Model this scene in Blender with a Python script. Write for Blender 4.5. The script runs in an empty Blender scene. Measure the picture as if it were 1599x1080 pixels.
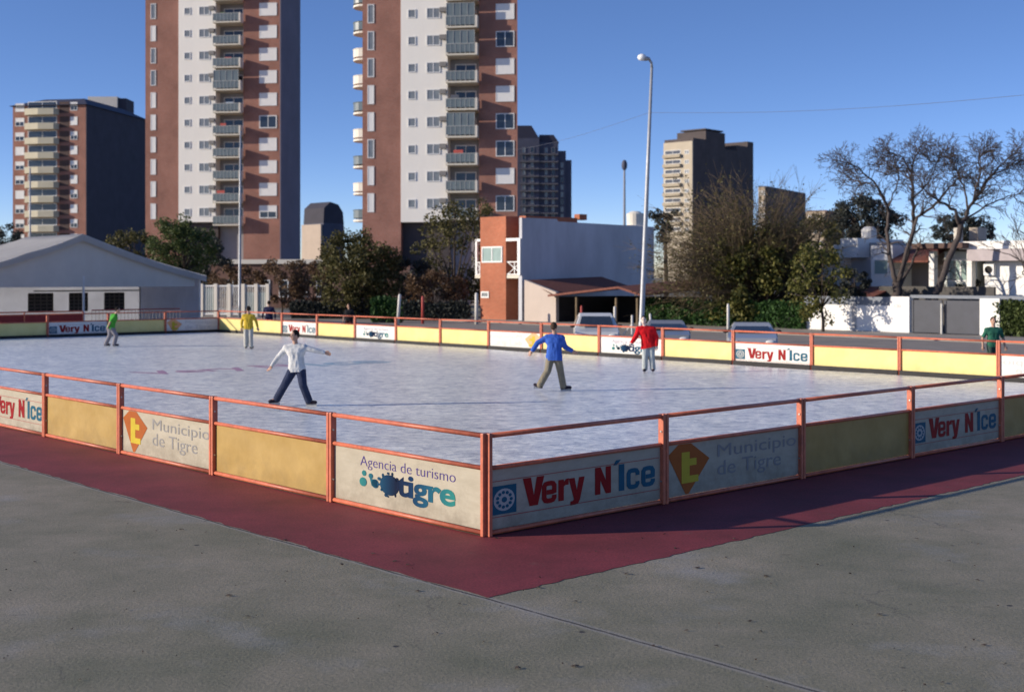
import bpy, bmesh, math, random
from mathutils import Vector, Matrix
R = math.radians
S = bpy.context.scene
COL = S.collection

# ------------------------------------------------------------------ camera, world, sun, exposure
F, HZ, EYE = 1985.0, 432.0, 2.884            # focal length and horizon of the photograph in its pixels; eye height in metres
cd = bpy.data.cameras.new('camera'); cam = bpy.data.objects.new('camera', cd); COL.objects.link(cam)
cam.location = (0, 0, EYE); cam.rotation_euler = (R(90), 0, 0)
cd.sensor_width = 36; cd.lens = 36 * F / 1599; cd.shift_y = -(540 - HZ) / 1599
cd.clip_start = 0.1; cd.clip_end = 6000
cd.dof.use_dof = True; cd.dof.focus_distance = 15.0; cd.dof.aperture_fstop = 1.9
S.camera = cam
SUN_EL, SUN_AZ = R(16.0), R(9.5)            # light travels to the right and SUN_AZ away from the viewer
world = bpy.data.worlds.new('World'); S.world = world; world.use_nodes = True
wn = world.node_tree; wn.nodes.clear()
tc = wn.nodes.new('ShaderNodeTexCoord')
mp = wn.nodes.new('ShaderNodeVectorMath'); mp.operation = 'MULTIPLY'; mp.inputs[1].default_value = (1, 1, 2.4)
nz = wn.nodes.new('ShaderNodeVectorMath'); nz.operation = 'NORMALIZE'
sky = wn.nodes.new('ShaderNodeTexSky'); sky.sky_type = 'NISHITA'; sky.sun_disc = False
sky.sun_elevation = SUN_EL; sky.sun_rotation = R(256.0)
sky.air_density = 1.0; sky.dust_density = 0.25; sky.ozone_density = 3.0
hs = wn.nodes.new('ShaderNodeHueSaturation'); hs.inputs['Saturation'].default_value = 1.08
bg = wn.nodes.new('ShaderNodeBackground'); bg.inputs[1].default_value = 0.140
wo = wn.nodes.new('ShaderNodeOutputWorld')
L = wn.links.new
L(tc.outputs['Generated'], mp.inputs[0]); L(mp.outputs[0], nz.inputs[0]); L(nz.outputs[0], sky.inputs['Vector'])
tn = wn.nodes.new('ShaderNodeVectorMath'); tn.operation = 'MULTIPLY'; tn.inputs[1].default_value = (1.02, 0.96, 1.17)   # a bluer, dry winter sky
L(sky.outputs[0], hs.inputs['Color']); L(hs.outputs[0], tn.inputs[0]); L(tn.outputs[0], bg.inputs[0]); L(bg.outputs[0], wo.inputs[0])
sl = bpy.data.lights.new('sun', 'SUN'); sun = bpy.data.objects.new('sun', sl); COL.objects.link(sun)
sl.energy = 4.3; sl.angle = R(0.6); sl.color = (1.0, 0.88, 0.72)
ld = Vector((math.cos(SUN_AZ) * math.cos(SUN_EL), math.sin(SUN_AZ) * math.cos(SUN_EL), -math.sin(SUN_EL)))
sun.rotation_euler = ld.to_track_quat('-Z', 'Y').to_euler(); sun.location = (-30, -10, 30)
S.view_settings.view_transform = 'Standard'; S.view_settings.look = 'None'
S.view_settings.exposure = 0.38; S.view_settings.gamma = 1.0
S.render.engine = 'CYCLES'

# ------------------------------------------------------------------ materials
MATS = {}
def mat(name, col, rough=0.7, var=0.12, scale=3.0, bump=0.0, metal=0.0, spec=0.4, stretch=(1, 1, 1), col2=None, detail=6, coat=0.0):
    if name in MATS: return MATS[name]
    m = bpy.data.materials.new(name); m.use_nodes = True; n = m.node_tree.nodes; l = m.node_tree.links.new
    b = n['Principled BSDF']; b.inputs['Roughness'].default_value = rough; b.inputs['Metallic'].default_value = metal
    b.inputs['Specular IOR Level'].default_value = spec; b.inputs['Coat Weight'].default_value = coat
    t = n.new('ShaderNodeTexCoord'); mpn = n.new('ShaderNodeMapping'); mpn.inputs['Scale'].default_value = stretch
    l(t.outputs['Object'], mpn.inputs[0])
    nt = n.new('ShaderNodeTexNoise'); nt.inputs['Scale'].default_value = scale; nt.inputs['Detail'].default_value = detail
    nt.inputs['Roughness'].default_value = 0.65; l(mpn.outputs[0], nt.inputs['Vector'])
    cr = n.new('ShaderNodeValToRGB'); cr.color_ramp.elements[0].position = 0.3; cr.color_ramp.elements[1].position = 0.7
    if col2 is None:
        a = [max(0, c * (1 - var)) for c in col]; z = [min(1, c * (1 + var)) for c in col]
    else: a, z = col, col2
    cr.color_ramp.elements[0].color = (*a, 1); cr.color_ramp.elements[1].color = (*z, 1)
    l(nt.outputs[0], cr.inputs[0]); l(cr.outputs[0], b.inputs['Base Color'])
    if bump:
        bp = n.new('ShaderNodeBump'); bp.inputs['Strength'].default_value = bump; bp.inputs['Distance'].default_value = 0.02
        l(nt.outputs[0], bp.inputs['Height']); l(bp.outputs[0], b.inputs['Normal'])
    MATS[name] = m; return m

def leafmat(name, stops, trans=0.25):
    if name in MATS: return MATS[name]
    m = bpy.data.materials.new(name); m.use_nodes = True; n = m.node_tree.nodes; l = m.node_tree.links.new
    b = n['Principled BSDF']; b.inputs['Roughness'].default_value = 0.6; b.inputs['Specular IOR Level'].default_value = 0.25
    g = n.new('ShaderNodeNewGeometry'); cr = n.new('ShaderNodeValToRGB')
    els = cr.color_ramp.elements
    while len(els) < len(stops): els.new(0.5)
    for e, (p, c) in zip(els, stops): e.position = p; e.color = (*c, 1)
    l(g.outputs['Random Per Island'], cr.inputs[0]); l(cr.outputs[0], b.inputs['Base Color'])
    tr = n.new('ShaderNodeBsdfTranslucent'); l(cr.outputs[0], tr.inputs[0])
    mx = n.new('ShaderNodeMixShader'); mx.inputs[0].default_value = trans
    l(b.outputs[0], mx.inputs[1]); l(tr.outputs[0], mx.inputs[2]); l(mx.outputs[0], n['Material Output'].inputs[0])
    MATS[name] = m; return m

def brickmat(name, c1, c2, mortar, bw=0.24, bh=0.075):
    m = bpy.data.materials.new(name); m.use_nodes = True; n = m.node_tree.nodes; l = m.node_tree.links.new
    b = n['Principled BSDF']; b.inputs['Roughness'].default_value = 0.85; b.inputs['Specular IOR Level'].default_value = 0.2
    t = n.new('ShaderNodeTexCoord'); sp = n.new('ShaderNodeSeparateXYZ'); l(t.outputs['Object'], sp.inputs[0])
    ad = n.new('ShaderNodeMath'); ad.operation = 'ADD'; l(sp.outputs[0], ad.inputs[0]); l(sp.outputs[1], ad.inputs[1])
    cb = n.new('ShaderNodeCombineXYZ'); l(ad.outputs[0], cb.inputs[0]); l(sp.outputs[2], cb.inputs[1])
    br = n.new('ShaderNodeTexBrick'); br.inputs['Scale'].default_value = 1; br.inputs['Brick Width'].default_value = bw
    br.inputs['Row Height'].default_value = bh; br.inputs['Mortar Size'].default_value = 0.008
    br.inputs['Color1'].default_value = (*c1, 1); br.inputs['Color2'].default_value = (*c2, 1); br.inputs['Mortar'].default_value = (*mortar, 1)
    l(cb.outputs[0], br.inputs['Vector'])
    nt = n.new('ShaderNodeTexNoise'); nt.inputs['Scale'].default_value = 0.35; nt.inputs['Detail'].default_value = 8; l(t.outputs['Object'], nt.inputs['Vector'])
    mr = n.new('ShaderNodeMapRange'); mr.inputs[1].default_value = 0.3; mr.inputs[2].default_value = 0.7; mr.inputs[3].default_value = 0.78; mr.inputs[4].default_value = 1.15
    l(nt.outputs[0], mr.inputs[0])
    mx = n.new('ShaderNodeVectorMath'); mx.operation = 'SCALE'; l(br.outputs[0], mx.inputs[0]); l(mr.outputs[0], mx.inputs['Scale'])
    l(mx.outputs[0], b.inputs['Base Color']); MATS[name] = m; return m

UU = Vector((-0.6775, 0.7357, 0)).normalized(); VV = Vector((0.7357, 0.6775, 0)).normalized()
CN = Vector((-0.284, 14.09, 0))
def RK(u, v, z=0.0): return CN + UU * u + VV * v + Vector((0, 0, z))
def at(px, py, Y): return Vector(((px - 799.5) / F * Y, Y, EYE + (HZ - py) / F * Y))

def ground_mat():
    m = bpy.data.materials.new('concrete ground'); m.use_nodes = True; n = m.node_tree.nodes; l = m.node_tree.links.new
    b = n['Principled BSDF']; b.inputs['Roughness'].default_value = 0.8; b.inputs['Specular IOR Level'].default_value = 0.3
    t = n.new('ShaderNodeTexCoord')
    def noise(sc, det, ro=0.6, off=0):
        k = n.new('ShaderNodeTexNoise'); k.inputs['Scale'].default_value = sc; k.inputs['Detail'].default_value = det; k.inputs['Roughness'].default_value = ro
        mpn = n.new('ShaderNodeMapping'); mpn.inputs['Location'].default_value = (off, off * 2, 0); l(t.outputs['Object'], mpn.inputs[0]); l(mpn.outputs[0], k.inputs['Vector']); return k
    def ramp(src, p0, c0, p1, c1):
        r = n.new('ShaderNodeValToRGB'); r.color_ramp.elements[0].position = p0; r.color_ramp.elements[1].position = p1
        r.color_ramp.elements[0].color = (*c0, 1); r.color_ramp.elements[1].color = (*c1, 1); l(src, r.inputs[0]); return r
    def mix(fac, a, c, mode='MIX'):
        x = n.new('ShaderNodeMix'); x.data_type = 'RGBA'; x.blend_type = mode
        if isinstance(fac, float): x.inputs[0].default_value = fac
        else: l(fac, x.inputs[0])
        for s, i in ((a, 6), (c, 7)):
            if isinstance(s, tuple): x.inputs[i].default_value = (*s, 1)
            else: l(s, x.inputs[i])
        return x.outputs[2]
    big = ramp(noise(0.22, 5).outputs[0], 0.32, CONC_A, 0.68, CONC_B)
    med = ramp(noise(1.1, 9, 0.75, 7).outputs[0], 0.3, (0.76, 0.79, 0.73), 0.7, (1.22, 1.16, 1.16))
    c = mix(1.0, big.outputs[0], med.outputs[0], 'MULTIPLY')
    pal = ramp(noise(0.6, 4, 0.6, 31).outputs[0], 0.56, (0, 0, 0), 0.72, (0.55, 0.55, 0.55))
    c = mix(pal.outputs[0], c, (0.30, 0.30, 0.30))
    fine = ramp(noise(38, 4, 0.8, 3).outputs[0], 0.3, (0.66, 0.67, 0.65), 0.7, (1.32, 1.30, 1.30))
    c = mix(1.0, c, fine.outputs[0], 'MULTIPLY')
    blot = ramp(noise(2.3, 3, 0.5, 53).outputs[0], 0.68, (1, 1, 1), 0.76, (0.62, 0.60, 0.58))
    c = mix(0.8, c, blot.outputs[0], 'MULTIPLY')
    vo = n.new('ShaderNodeTexVoronoi'); vo.inputs['Scale'].default_value = 1.5; l(t.outputs['Object'], vo.inputs['Vector'])
    sp = ramp(vo.outputs['Distance'], 0.03, (1, 1, 1), 0.055, (0, 0, 0))
    c = mix(sp.outputs[0], c, (0.045, 0.042, 0.04))
    # expansion joint running along the rink's long side, at v = JV
    dot = n.new('ShaderNodeVectorMath'); dot.operation = 'DOT_PRODUCT'; dot.inputs[1].default_value = VV
    l(t.outputs['Object'], dot.inputs[0])
    wob = noise(1.6, 4, 0.6, 90)
    s0 = n.new('ShaderNodeMath'); s0.operation = 'MULTIPLY_ADD'; s0.inputs[1].default_value = 0.06; l(wob.outputs[0], s0.inputs[0]); l(dot.outputs['Value'], s0.inputs[2])
    s1 = n.new('ShaderNodeMath'); s1.operation = 'SUBTRACT'; s1.inputs[1].default_value = CN.dot(VV) - 1.78 + 0.03; l(s0.outputs[0], s1.inputs[0])
    s2 = n.new('ShaderNodeMath'); s2.operation = 'ABSOLUTE'; l(s1.outputs[0], s2.inputs[0])
    j = ramp(s2.outputs[0], 0.011, (1, 1, 1), 0.019, (0, 0, 0))
    je = ramp(s2.outputs[0], 0.025, (0.65, 0.65, 0.65), 0.07, (0, 0, 0))
    c = mix(je.outputs[0], c, (0.33, 0.31, 0.28)); 
    jn = ramp(noise(3.0, 6, 0.7, 12).outputs[0], 0.36, (0.45, 0.45, 0.45), 0.50, (1.0, 0.95, 0.95))
    jf = mix(1.0, j.outputs[0], jn.outputs[0], 'MULTIPLY')
    c = mix(jf, c, (0.055, 0.05, 0.045))
    vc = n.new('ShaderNodeTexVoronoi'); vc.feature = 'DISTANCE_TO_EDGE'; vc.inputs['Scale'].default_value = 0.22
    wv = n.new('ShaderNodeVectorMath'); wv.operation = 'MULTIPLY_ADD'; wv.inputs[1].default_value = (0.9, 0.9, 0); l(noise(1.3, 6, 0.7, 77).outputs['Color'], wv.inputs[0]); l(t.outputs['Object'], wv.inputs[2]); l(wv.outputs[0], vc.inputs['Vector'])
    ck = ramp(vc.outputs['Distance'], 0.0012, (0.55, 0.55, 0.55), 0.003, (0, 0, 0))
    ckm = mix(1.0, ck.outputs[0], ramp(noise(0.5, 3, 0.5, 41).outputs[0], 0.48, (0, 0, 0), 0.58, (1, 1, 1)).outputs[0], 'MULTIPLY')
    c = mix(ckm, c, (0.07, 0.065, 0.06))
    l(c, b.inputs['Base Color'])
    bp = n.new('ShaderNodeBump'); bp.inputs['Strength'].default_value = 0.6; bp.inputs['Distance'].default_value = 0.015
    l(noise(26, 6, 0.75, 5).outputs[0], bp.inputs['Height']); l(bp.outputs[0], b.inputs['Normal'])
    return m
CONC_A, CONC_B = (0.165, 0.168, 0.115), (0.300, 0.268, 0.208)

def ice_mat():
    m = bpy.data.materials.new('scratched ice'); m.use_nodes = True; n = m.node_tree.nodes; l = m.node_tree.links.new
    b = n['Principled BSDF']; b.inputs['Roughness'].default_value = 0.30; b.inputs['Specular IOR Level'].default_value = 0.5
    t = n.new('ShaderNodeTexCoord')
    def nz_(sx, sy, sc, det, rot=0, ro=0.65):
        mpn = n.new('ShaderNodeMapping'); mpn.inputs['Scale'].default_value = (sx, sy, 1); mpn.inputs['Rotation'].default_value = (0, 0, rot); l(t.outputs['Object'], mpn.inputs[0])
        k = n.new('ShaderNodeTexNoise'); k.inputs['Scale'].default_value = sc; k.inputs['Detail'].default_value = det; k.inputs['Roughness'].default_value = ro
        k.inputs['Distortion'].default_value = 0.6; l(mpn.outputs[0], k.inputs['Vector']); return k
    def ramp(src, st):
        r = n.new('ShaderNodeValToRGB'); e = r.color_ramp.elements
        while len(e) < len(st): e.new(0.5)
        for x, (p, c) in zip(e, st): x.position = p; x.color = (*c, 1)
        l(src, r.inputs[0]); return r
    def mul(a, c, mode='MULTIPLY', f=1.0):
        x = n.new('ShaderNodeMix'); x.data_type = 'RGBA'; x.blend_type = mode; x.inputs[0].default_value = f
        l(a, x.inputs[6]); l(c, x.inputs[7]); return x.outputs[2]
    base = ramp(nz_(1, 1, 0.35, 5).outputs[0], [(0.3, (0.74, 0.745, 0.715)), (0.7, (0.90, 0.90, 0.85))])
    s1 = ramp(nz_(0.8, 1.3, 3.2, 9, R(6), 0.8).outputs[0], [(0.36, (0.40, 0.45, 0.55)), (0.49, (0.92, 0.93, 0.95)), (0.62, (1.32, 1.29, 1.22))])
    s2 = ramp(nz_(0.8, 2.4, 8.0, 6, R(-18), 0.75).outputs[0], [(0.36, (0.48, 0.53, 0.62)), (0.5, (1, 1, 1)), (0.62, (1.35, 1.33, 1.27))])
    s3 = ramp(nz_(0.12, 3.0, 9.0, 2, R(24), 0.5).outputs[0], [(0.30, (1.3, 1.3, 1.28)), (0.38, (1, 1, 1))])
    c = mul(base.outputs[0], s1.outputs[0]); c = mul(c, s2.outputs[0]); c = mul(c, s3.outputs[0], f=0.7)
    l(c, b.inputs['Base Color'])
    bp = n.new('ShaderNodeBump'); bp.inputs['Strength'].default_value = 0.35; bp.inputs['Distance'].default_value = 0.02
    l(nz_(0.8, 1.6, 4.0, 8, R(4), 0.75).outputs[0], bp.inputs['Height']); l(bp.outputs[0], b.inputs['Normal'])
    return m

# ------------------------------------------------------------------ mesh helpers
class MB:
    def __init__(s): s.v = []; s.f = []; s.m = []
    def add(s, vs, fs, mi=0):
        o = len(s.v); s.v += [tuple(x) for x in vs]
        for f in fs: s.f.append([i + o for i in f]); s.m.append(mi)
    def box(s, x0, x1, y0, y1, z0, z1, mi=0):
        s.add([(x0,y0,z0),(x1,y0,z0),(x1,y1,z0),(x0,y1,z0),(x0,y0,z1),(x1,y0,z1),(x1,y1,z1),(x0,y1,z1)],
              [(0,3,2,1),(4,5,6,7),(0,1,5,4),(1,2,6,5),(2,3,7,6),(3,0,4,7)], mi); return s
    def prism(s, poly, z0, z1, mi=0):               # poly in xy, counter-clockwise
        n = len(poly)
        s.add([(x, y, z0) for x, y in poly] + [(x, y, z1) for x, y in poly],
              [tuple(reversed(range(n))), tuple(range(n, 2*n))] + [(i, (i+1) % n, n + (i+1) % n, n + i) for i in range(n)], mi); return s
    def xprism(s, poly, y0, y1, mi=0):              # poly in xz, counter-clockwise seen from -y; extruded along y
        n = len(poly)
        s.add([(x, y0, z) for x, z in poly] + [(x, y1, z) for x, z in poly],
              [tuple(range(n)), tuple(reversed(range(n, 2*n)))] + [((i+1) % n, i, n + i, n + (i+1) % n) for i in range(n)], mi); return s
    def tube(s, pts, rs, n=8, mi=0, cap=True):
        pts = [Vector(p) for p in pts]; rings = []
        up = None
        for i, p in enumerate(pts):
            d = (pts[min(i+1, len(pts)-1)] - pts[max(i-1, 0)])
            if d.length < 1e-9: d = Vector((0, 0, 1))
            d.normalize()
            if up is None or abs(up.dot(d)) > 0.99: up = Vector((0, 0, 1)) if abs(d.z) < 0.9 else Vector((1, 0, 0))
            a = d.cross(up).normalized(); b = a.cross(d).normalized(); up = b
            r = rs[i] if isinstance(rs, (list, tuple)) else rs
            rings.append([p + (a * math.cos(2*math.pi*k/n) + b * math.sin(2*math.pi*k/n)) * r for k in range(n)])
        vs = [v for r in rings for v in r]; fs = []
        for i in range(len(pts)-1):
            for k in range(n):
                fs.append((i*n+k, (i+1)*n+k, (i+1)*n+(k+1) % n, i*n+(k+1) % n))
        if cap and n > 3: fs += [tuple(range(n)), tuple(reversed(range(len(vs)-n, len(vs))))]
        s.add(vs, fs, mi); return s
    def ball(s, c, r, mi=0, nu=12, nv=8, rot=None):
        if not isinstance(r, (tuple, list)): r = (r, r, r)
        c = Vector(c); vs = []
        for i in range(nv+1):
            th = math.pi * i / nv
            for k in range(nu):
                ph = 2*math.pi*k/nu
                q = Vector((r[0]*math.sin(th)*math.cos(ph), r[1]*math.sin(th)*math.sin(ph), r[2]*math.cos(th)))
                if rot is not None: q = rot @ q
                vs.append(c + q)
        fs = []
        for i in range(nv):
            for k in range(nu):
                fs.append((i*nu+k, (i+1)*nu+k, (i+1)*nu+(k+1) % nu, i*nu+(k+1) % nu))
        s.add(vs, fs, mi); return s
    def capsule(s, p0, p1, r0, r1, n=10, mi=0):
        p0, p1 = Vector(p0), Vector(p1); d = (p1-p0); L_ = max(d.length, 1e-6); d = d / L_
        pts, rs = [], []
        for k in (0.05, 0.35, 0.7): pts.append(p0 - d*r0*math.cos(k*math.pi/2)); rs.append(r0*math.sin(k*math.pi/2))
        pts.append(p0); rs.append(r0); pts.append(p1); rs.append(r1)
        for k in (0.7, 0.35, 0.05): pts.append(p1 + d*r1*math.cos(k*math.pi/2)); rs.append(r1*math.sin(k*math.pi/2))
        s.tube(pts, rs, n, mi); return s
    def build(s, name, mats, parent=None, smooth=False, bevel=0.0, normals=False):
        me = bpy.data.meshes.new(name); me.from_pydata(s.v, [], s.f)
        if not isinstance(mats, (list, tuple)): mats = [mats]
        for m in mats: me.materials.append(m)
        if len(mats) > 1: me.polygons.foreach_set('material_index', s.m)
        if smooth: me.polygons.foreach_set('use_smooth', [True]*len(me.polygons))
        me.update()
        if normals or bevel:
            bm = bmesh.new(); bm.from_mesh(me)
            if normals: bmesh.ops.recalc_face_normals(bm, faces=bm.faces)
            if bevel:
                bmesh.ops.remove_doubles(bm, verts=bm.verts, dist=1e-5)
                bmesh.ops.bevel(bm, geom=[e for e in bm.edges if len(e.link_faces) == 2 and e.calc_face_angle(0) > 0.6], offset=bevel, segments=2, affect='EDGES', profile=0.6)
            bm.to_mesh(me); bm.free()
        o = bpy.data.objects.new(name, me); COL.objects.link(o)
        if parent is not None: o.parent = parent
        return o

def tag(o, label, cat, group=None, kind=None):
    if label: o['label'] = label
    if cat: o['category'] = cat
    if group: o['group'] = group
    if kind: o['kind'] = kind
    return o
def thing(name, label, cat, loc=(0, 0, 0), rz=0.0, group=None):
    o = bpy.data.objects.new(name, None); COL.objects.link(o); o.empty_display_size = 0.2
    o.location = loc; o.rotation_euler = (0, 0, rz)
    return tag(o, label, cat, group)
def structure(o, label=None, cat=None): o['kind'] = 'structure'; return tag(o, label, cat)
def copy_tree(o, parent=None):
    c = o.copy(); COL.objects.link(c)
    if parent is not None: c.parent = parent
    for ch in list(o.children): copy_tree(ch, c)
    return c
def textmesh(body, size, sx=1.0, offset=0.0, shear=0.0, space=1.0, align='LEFT', extrude=0.0015):
    cu = bpy.data.curves.new('t', 'FONT'); cu.body = body; cu.size = size; cu.offset = offset; cu.shear = shear
    cu.space_character = space; cu.align_x = align; cu.extrude = extrude; cu.resolution_u = 4
    ob = bpy.data.objects.new('t', cu); COL.objects.link(ob)
    dg = bpy.context.evaluated_depsgraph_get(); me = bpy.data.meshes.new_from_object(ob.evaluated_get(dg))
    vs = [Vector((v.co.x*sx, v.co.y, v.co.z)) for v in me.vertices]; fs = [list(p.vertices) for p in me.polygons]
    bpy.data.objects.remove(ob); bpy.data.curves.remove(cu); bpy.data.meshes.remove(me)
    return vs, fs
def bbox(vs):
    return min(v.x for v in vs), max(v.x for v in vs), min(v.y for v in vs), max(v.y for v in vs)
def fit(vs, x0, x1, z0=None, z1=None):               # text outline scaled into a rectangle
    a, b, c, d = bbox(vs); kx = (x1-x0)/(b-a); kz = kx if z1 is None else (z1-z0)/(d-c)
    return [Vector((x0+(v.x-a)*kx, z0+(v.y-c)*kz, v.z)) for v in vs]

class Fac:                                            # a facade line: px -> distance along it, py -> height
    def __init__(s, px, D, a): s.P = Vector(((px-799.5)/F*D, D, 0)); s.a = R(a); s.r = Vector((math.cos(s.a), -math.sin(s.a), 0))
    def s(s, px, back=0.0):
        n = Vector((math.sin(s.a), math.cos(s.a), 0)); P = s.P + n*back; k = (px-799.5)/F
        return (k*P.y - P.x) / (s.r.x - k*s.r.y)
    def z(s, px, py, back=0.0):
        n = Vector((math.sin(s.a), math.cos(s.a), 0)); q = s.P + n*back + s.r*s.s(px, back); return EYE + (HZ-py)/F*q.y
    def thing(s, name, label, cat, group=None): return thing(name, label, cat, s.P, -s.a, group)
RK_A = 47.36                                          # facades parallel to the rink's long side
def facrk(px, v):                                     # facade parallel to the long side, v metres from the near fence, starting at px
    P = RK(0, v); k = (px-799.5)/F; t = (P.x - k*P.y)/(k*UU.y - UU.x); q = P + UU*t
    return Fac(px, q.y, RK_A)

# ------------------------------------------------------------------ palette
orange = mat('orange painted steel', (0.53, 0.145, 0.078), 0.45, 0.2, 9, spec=0.4)
def chipped(m):
    n = m.node_tree.nodes; l = m.node_tree.links.new; b = n['Principled BSDF']; src = b.inputs['Base Color'].links[0].from_socket
    t = n.new('ShaderNodeTexCoord'); oi = n.new('ShaderNodeObjectInfo'); vm = n.new('ShaderNodeVectorMath'); vm.operation = 'MULTIPLY_ADD'; vm.inputs[1].default_value = (40, 40, 40); l(oi.outputs['Random'], vm.inputs[0]); l(t.outputs['Object'], vm.inputs[2])
    for sc, lo, hi, col in ((3.0, .52, .68, (.36, .10, .06)), (22, .68, .72, (.10, .055, .04))):
        k = n.new('ShaderNodeTexNoise'); k.inputs['Scale'].default_value = sc; k.inputs['Detail'].default_value = 6; k.inputs['Roughness'].default_value = .7; l(vm.outputs[0], k.inputs['Vector'])
        r = n.new('ShaderNodeValToRGB'); r.color_ramp.elements[0].position = lo; r.color_ramp.elements[1].position = hi; l(k.outputs[0], r.inputs[0])
        x = n.new('ShaderNodeMix'); x.data_type = 'RGBA'; l(r.outputs[0], x.inputs[0]); l(src, x.inputs[6]); x.inputs[7].default_value = (*col, 1); src = x.outputs[2]
    l(src, b.inputs['Base Color'])
chipped(orange)
steel = mat('zinc bolt', (0.45, 0.44, 0.42), 0.35, metal=0.8)
ochre = mat('dimmed yellow board', (0.32, 0.20, 0.045), 0.55, col2=(0.43, 0.285, 0.085), scale=1.4, bump=0.05)  # near yellow darkened to paint in the dimmer foreground light
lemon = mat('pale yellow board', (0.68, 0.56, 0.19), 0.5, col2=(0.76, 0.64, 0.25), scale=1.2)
plyw = mat('dimmed white board', (0.33, 0.295, 0.22), 0.6, col2=(0.44, 0.40, 0.31), scale=2.2, stretch=(0.7, 1, 2.5), bump=0.05)  # near white darkened as well, the foreground dimness sits in its colour
def scratch(m):
    n = m.node_tree.nodes; l = m.node_tree.links.new; b = n['Principled BSDF']; src = b.inputs['Base Color'].links[0].from_socket
    t = n.new('ShaderNodeTexCoord'); mpn = n.new('ShaderNodeMapping'); mpn.inputs['Scale'].default_value = (14, 1, 2.2); l(t.outputs['Object'], mpn.inputs[0])
    k = n.new('ShaderNodeTexNoise'); k.inputs['Scale'].default_value = 2.6; k.inputs['Detail'].default_value = 3; l(mpn.outputs[0], k.inputs['Vector'])
    r = n.new('ShaderNodeValToRGB'); r.color_ramp.elements[0].position = .70; r.color_ramp.elements[0].color = (1, 1, 1, 1); r.color_ramp.elements[1].position = .76; r.color_ramp.elements[1].color = (.42, .34, .28, 1); l(k.outputs[0], r.inputs[0])
    x = n.new('ShaderNodeMix'); x.data_type = 'RGBA'; x.blend_type = 'MULTIPLY'; x.inputs[0].default_value = .8; l(src, x.inputs[6]); l(r.outputs[0], x.inputs[7]); l(x.outputs[2], b.inputs['Base Color'])
scratch(plyw)
def grimy(m, dirt, amt, warp=.5):
    n = m.node_tree.nodes; l = m.node_tree.links.new; b = n['Principled BSDF']; src = b.inputs['Base Color'].links[0].from_socket
    t = n.new('ShaderNodeTexCoord'); sp = n.new('ShaderNodeSeparateXYZ'); l(t.outputs['Object'], sp.inputs[0])
    oi = n.new('ShaderNodeObjectInfo'); vm = n.new('ShaderNodeVectorMath'); vm.operation = 'MULTIPLY_ADD'; vm.inputs[1].default_value = (50, 50, 50); l(oi.outputs['Random'], vm.inputs[0]); l(t.outputs['Object'], vm.inputs[2])
    k = n.new('ShaderNodeTexNoise'); k.inputs['Scale'].default_value = 3.5; k.inputs['Detail'].default_value = 8; k.inputs['Roughness'].default_value = .75; l(vm.outputs[0], k.inputs['Vector'])
    mr = n.new('ShaderNodeMapRange'); mr.inputs[1].default_value = .05; mr.inputs[2].default_value = .45; mr.inputs[3].default_value = .20; mr.inputs[4].default_value = -.06; l(sp.outputs[2], mr.inputs[0])
    ad = n.new('ShaderNodeMath'); ad.operation = 'ADD'; l(k.outputs[0], ad.inputs[0]); l(mr.outputs[0], ad.inputs[1])
    r = n.new('ShaderNodeValToRGB'); r.color_ramp.elements[0].position = .5; r.color_ramp.elements[1].position = .8; r.color_ramp.elements[1].color = (amt, amt, amt, 1); l(ad.outputs[0], r.inputs[0])
    x = n.new('ShaderNodeMix'); x.data_type = 'RGBA'; l(r.outputs[0], x.inputs[0]); l(src, x.inputs[6]); x.inputs[7].default_value = (*dirt, 1); l(x.outputs[2], b.inputs['Base Color'])
    w = n.new('ShaderNodeTexNoise'); w.inputs['Scale'].default_value = 1.6; w.inputs['Detail'].default_value = 2; l(vm.outputs[0], w.inputs['Vector'])
    bp = n.new('ShaderNodeBump'); bp.inputs['Strength'].default_value = warp; bp.inputs['Distance'].default_value = .06; l(w.outputs[0], bp.inputs['Height']); l(bp.outputs[0], b.inputs['Normal'])
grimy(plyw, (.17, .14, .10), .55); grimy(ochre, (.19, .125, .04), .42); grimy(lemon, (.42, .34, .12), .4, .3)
white_b = mat('white board', (0.70, 0.68, 0.63), 0.5, 0.07, 1.5); grimy(white_b, (.4, .36, .3), .4, .3)
black_r = mat('black rubber', (0.022, 0.021, 0.022), 0.7, 0.3, 6)
red_ink = mat('red ink', (0.27, 0.008, 0.010), 0.5, 0.15, spec=.12)
blue_ink = mat('petrol blue ink', (0.014, 0.10, 0.16), 0.5, 0.15, spec=.12)
line_ink = mat('thin red line ink', (0.33, 0.04, 0.04), 0.5)
grey_ink = mat('faded grey ink', (0.25, 0.245, 0.24), 0.7, 0.10, spec=.12)
pale_ink = mat('very faded grey ink', (0.50, 0.49, 0.48), 0.6, 0.06)
orange_ink = mat('orange ink', (0.36, 0.10, 0.022), 0.5, 0.1, spec=.12)
orange_pale = mat('pale orange ink', (0.72, 0.36, 0.16), 0.5, 0.1)
yel_ink = mat('yellow ink', (0.52, 0.40, 0.04), 0.5, 0.1, spec=.12)
violet_ink = mat('violet ink', (0.07, 0.045, 0.22), 0.5, 0.1, spec=.12)
white_ink = mat('white ink', (0.40, 0.40, 0.38), 0.5, 0.08, spec=.12)
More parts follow.
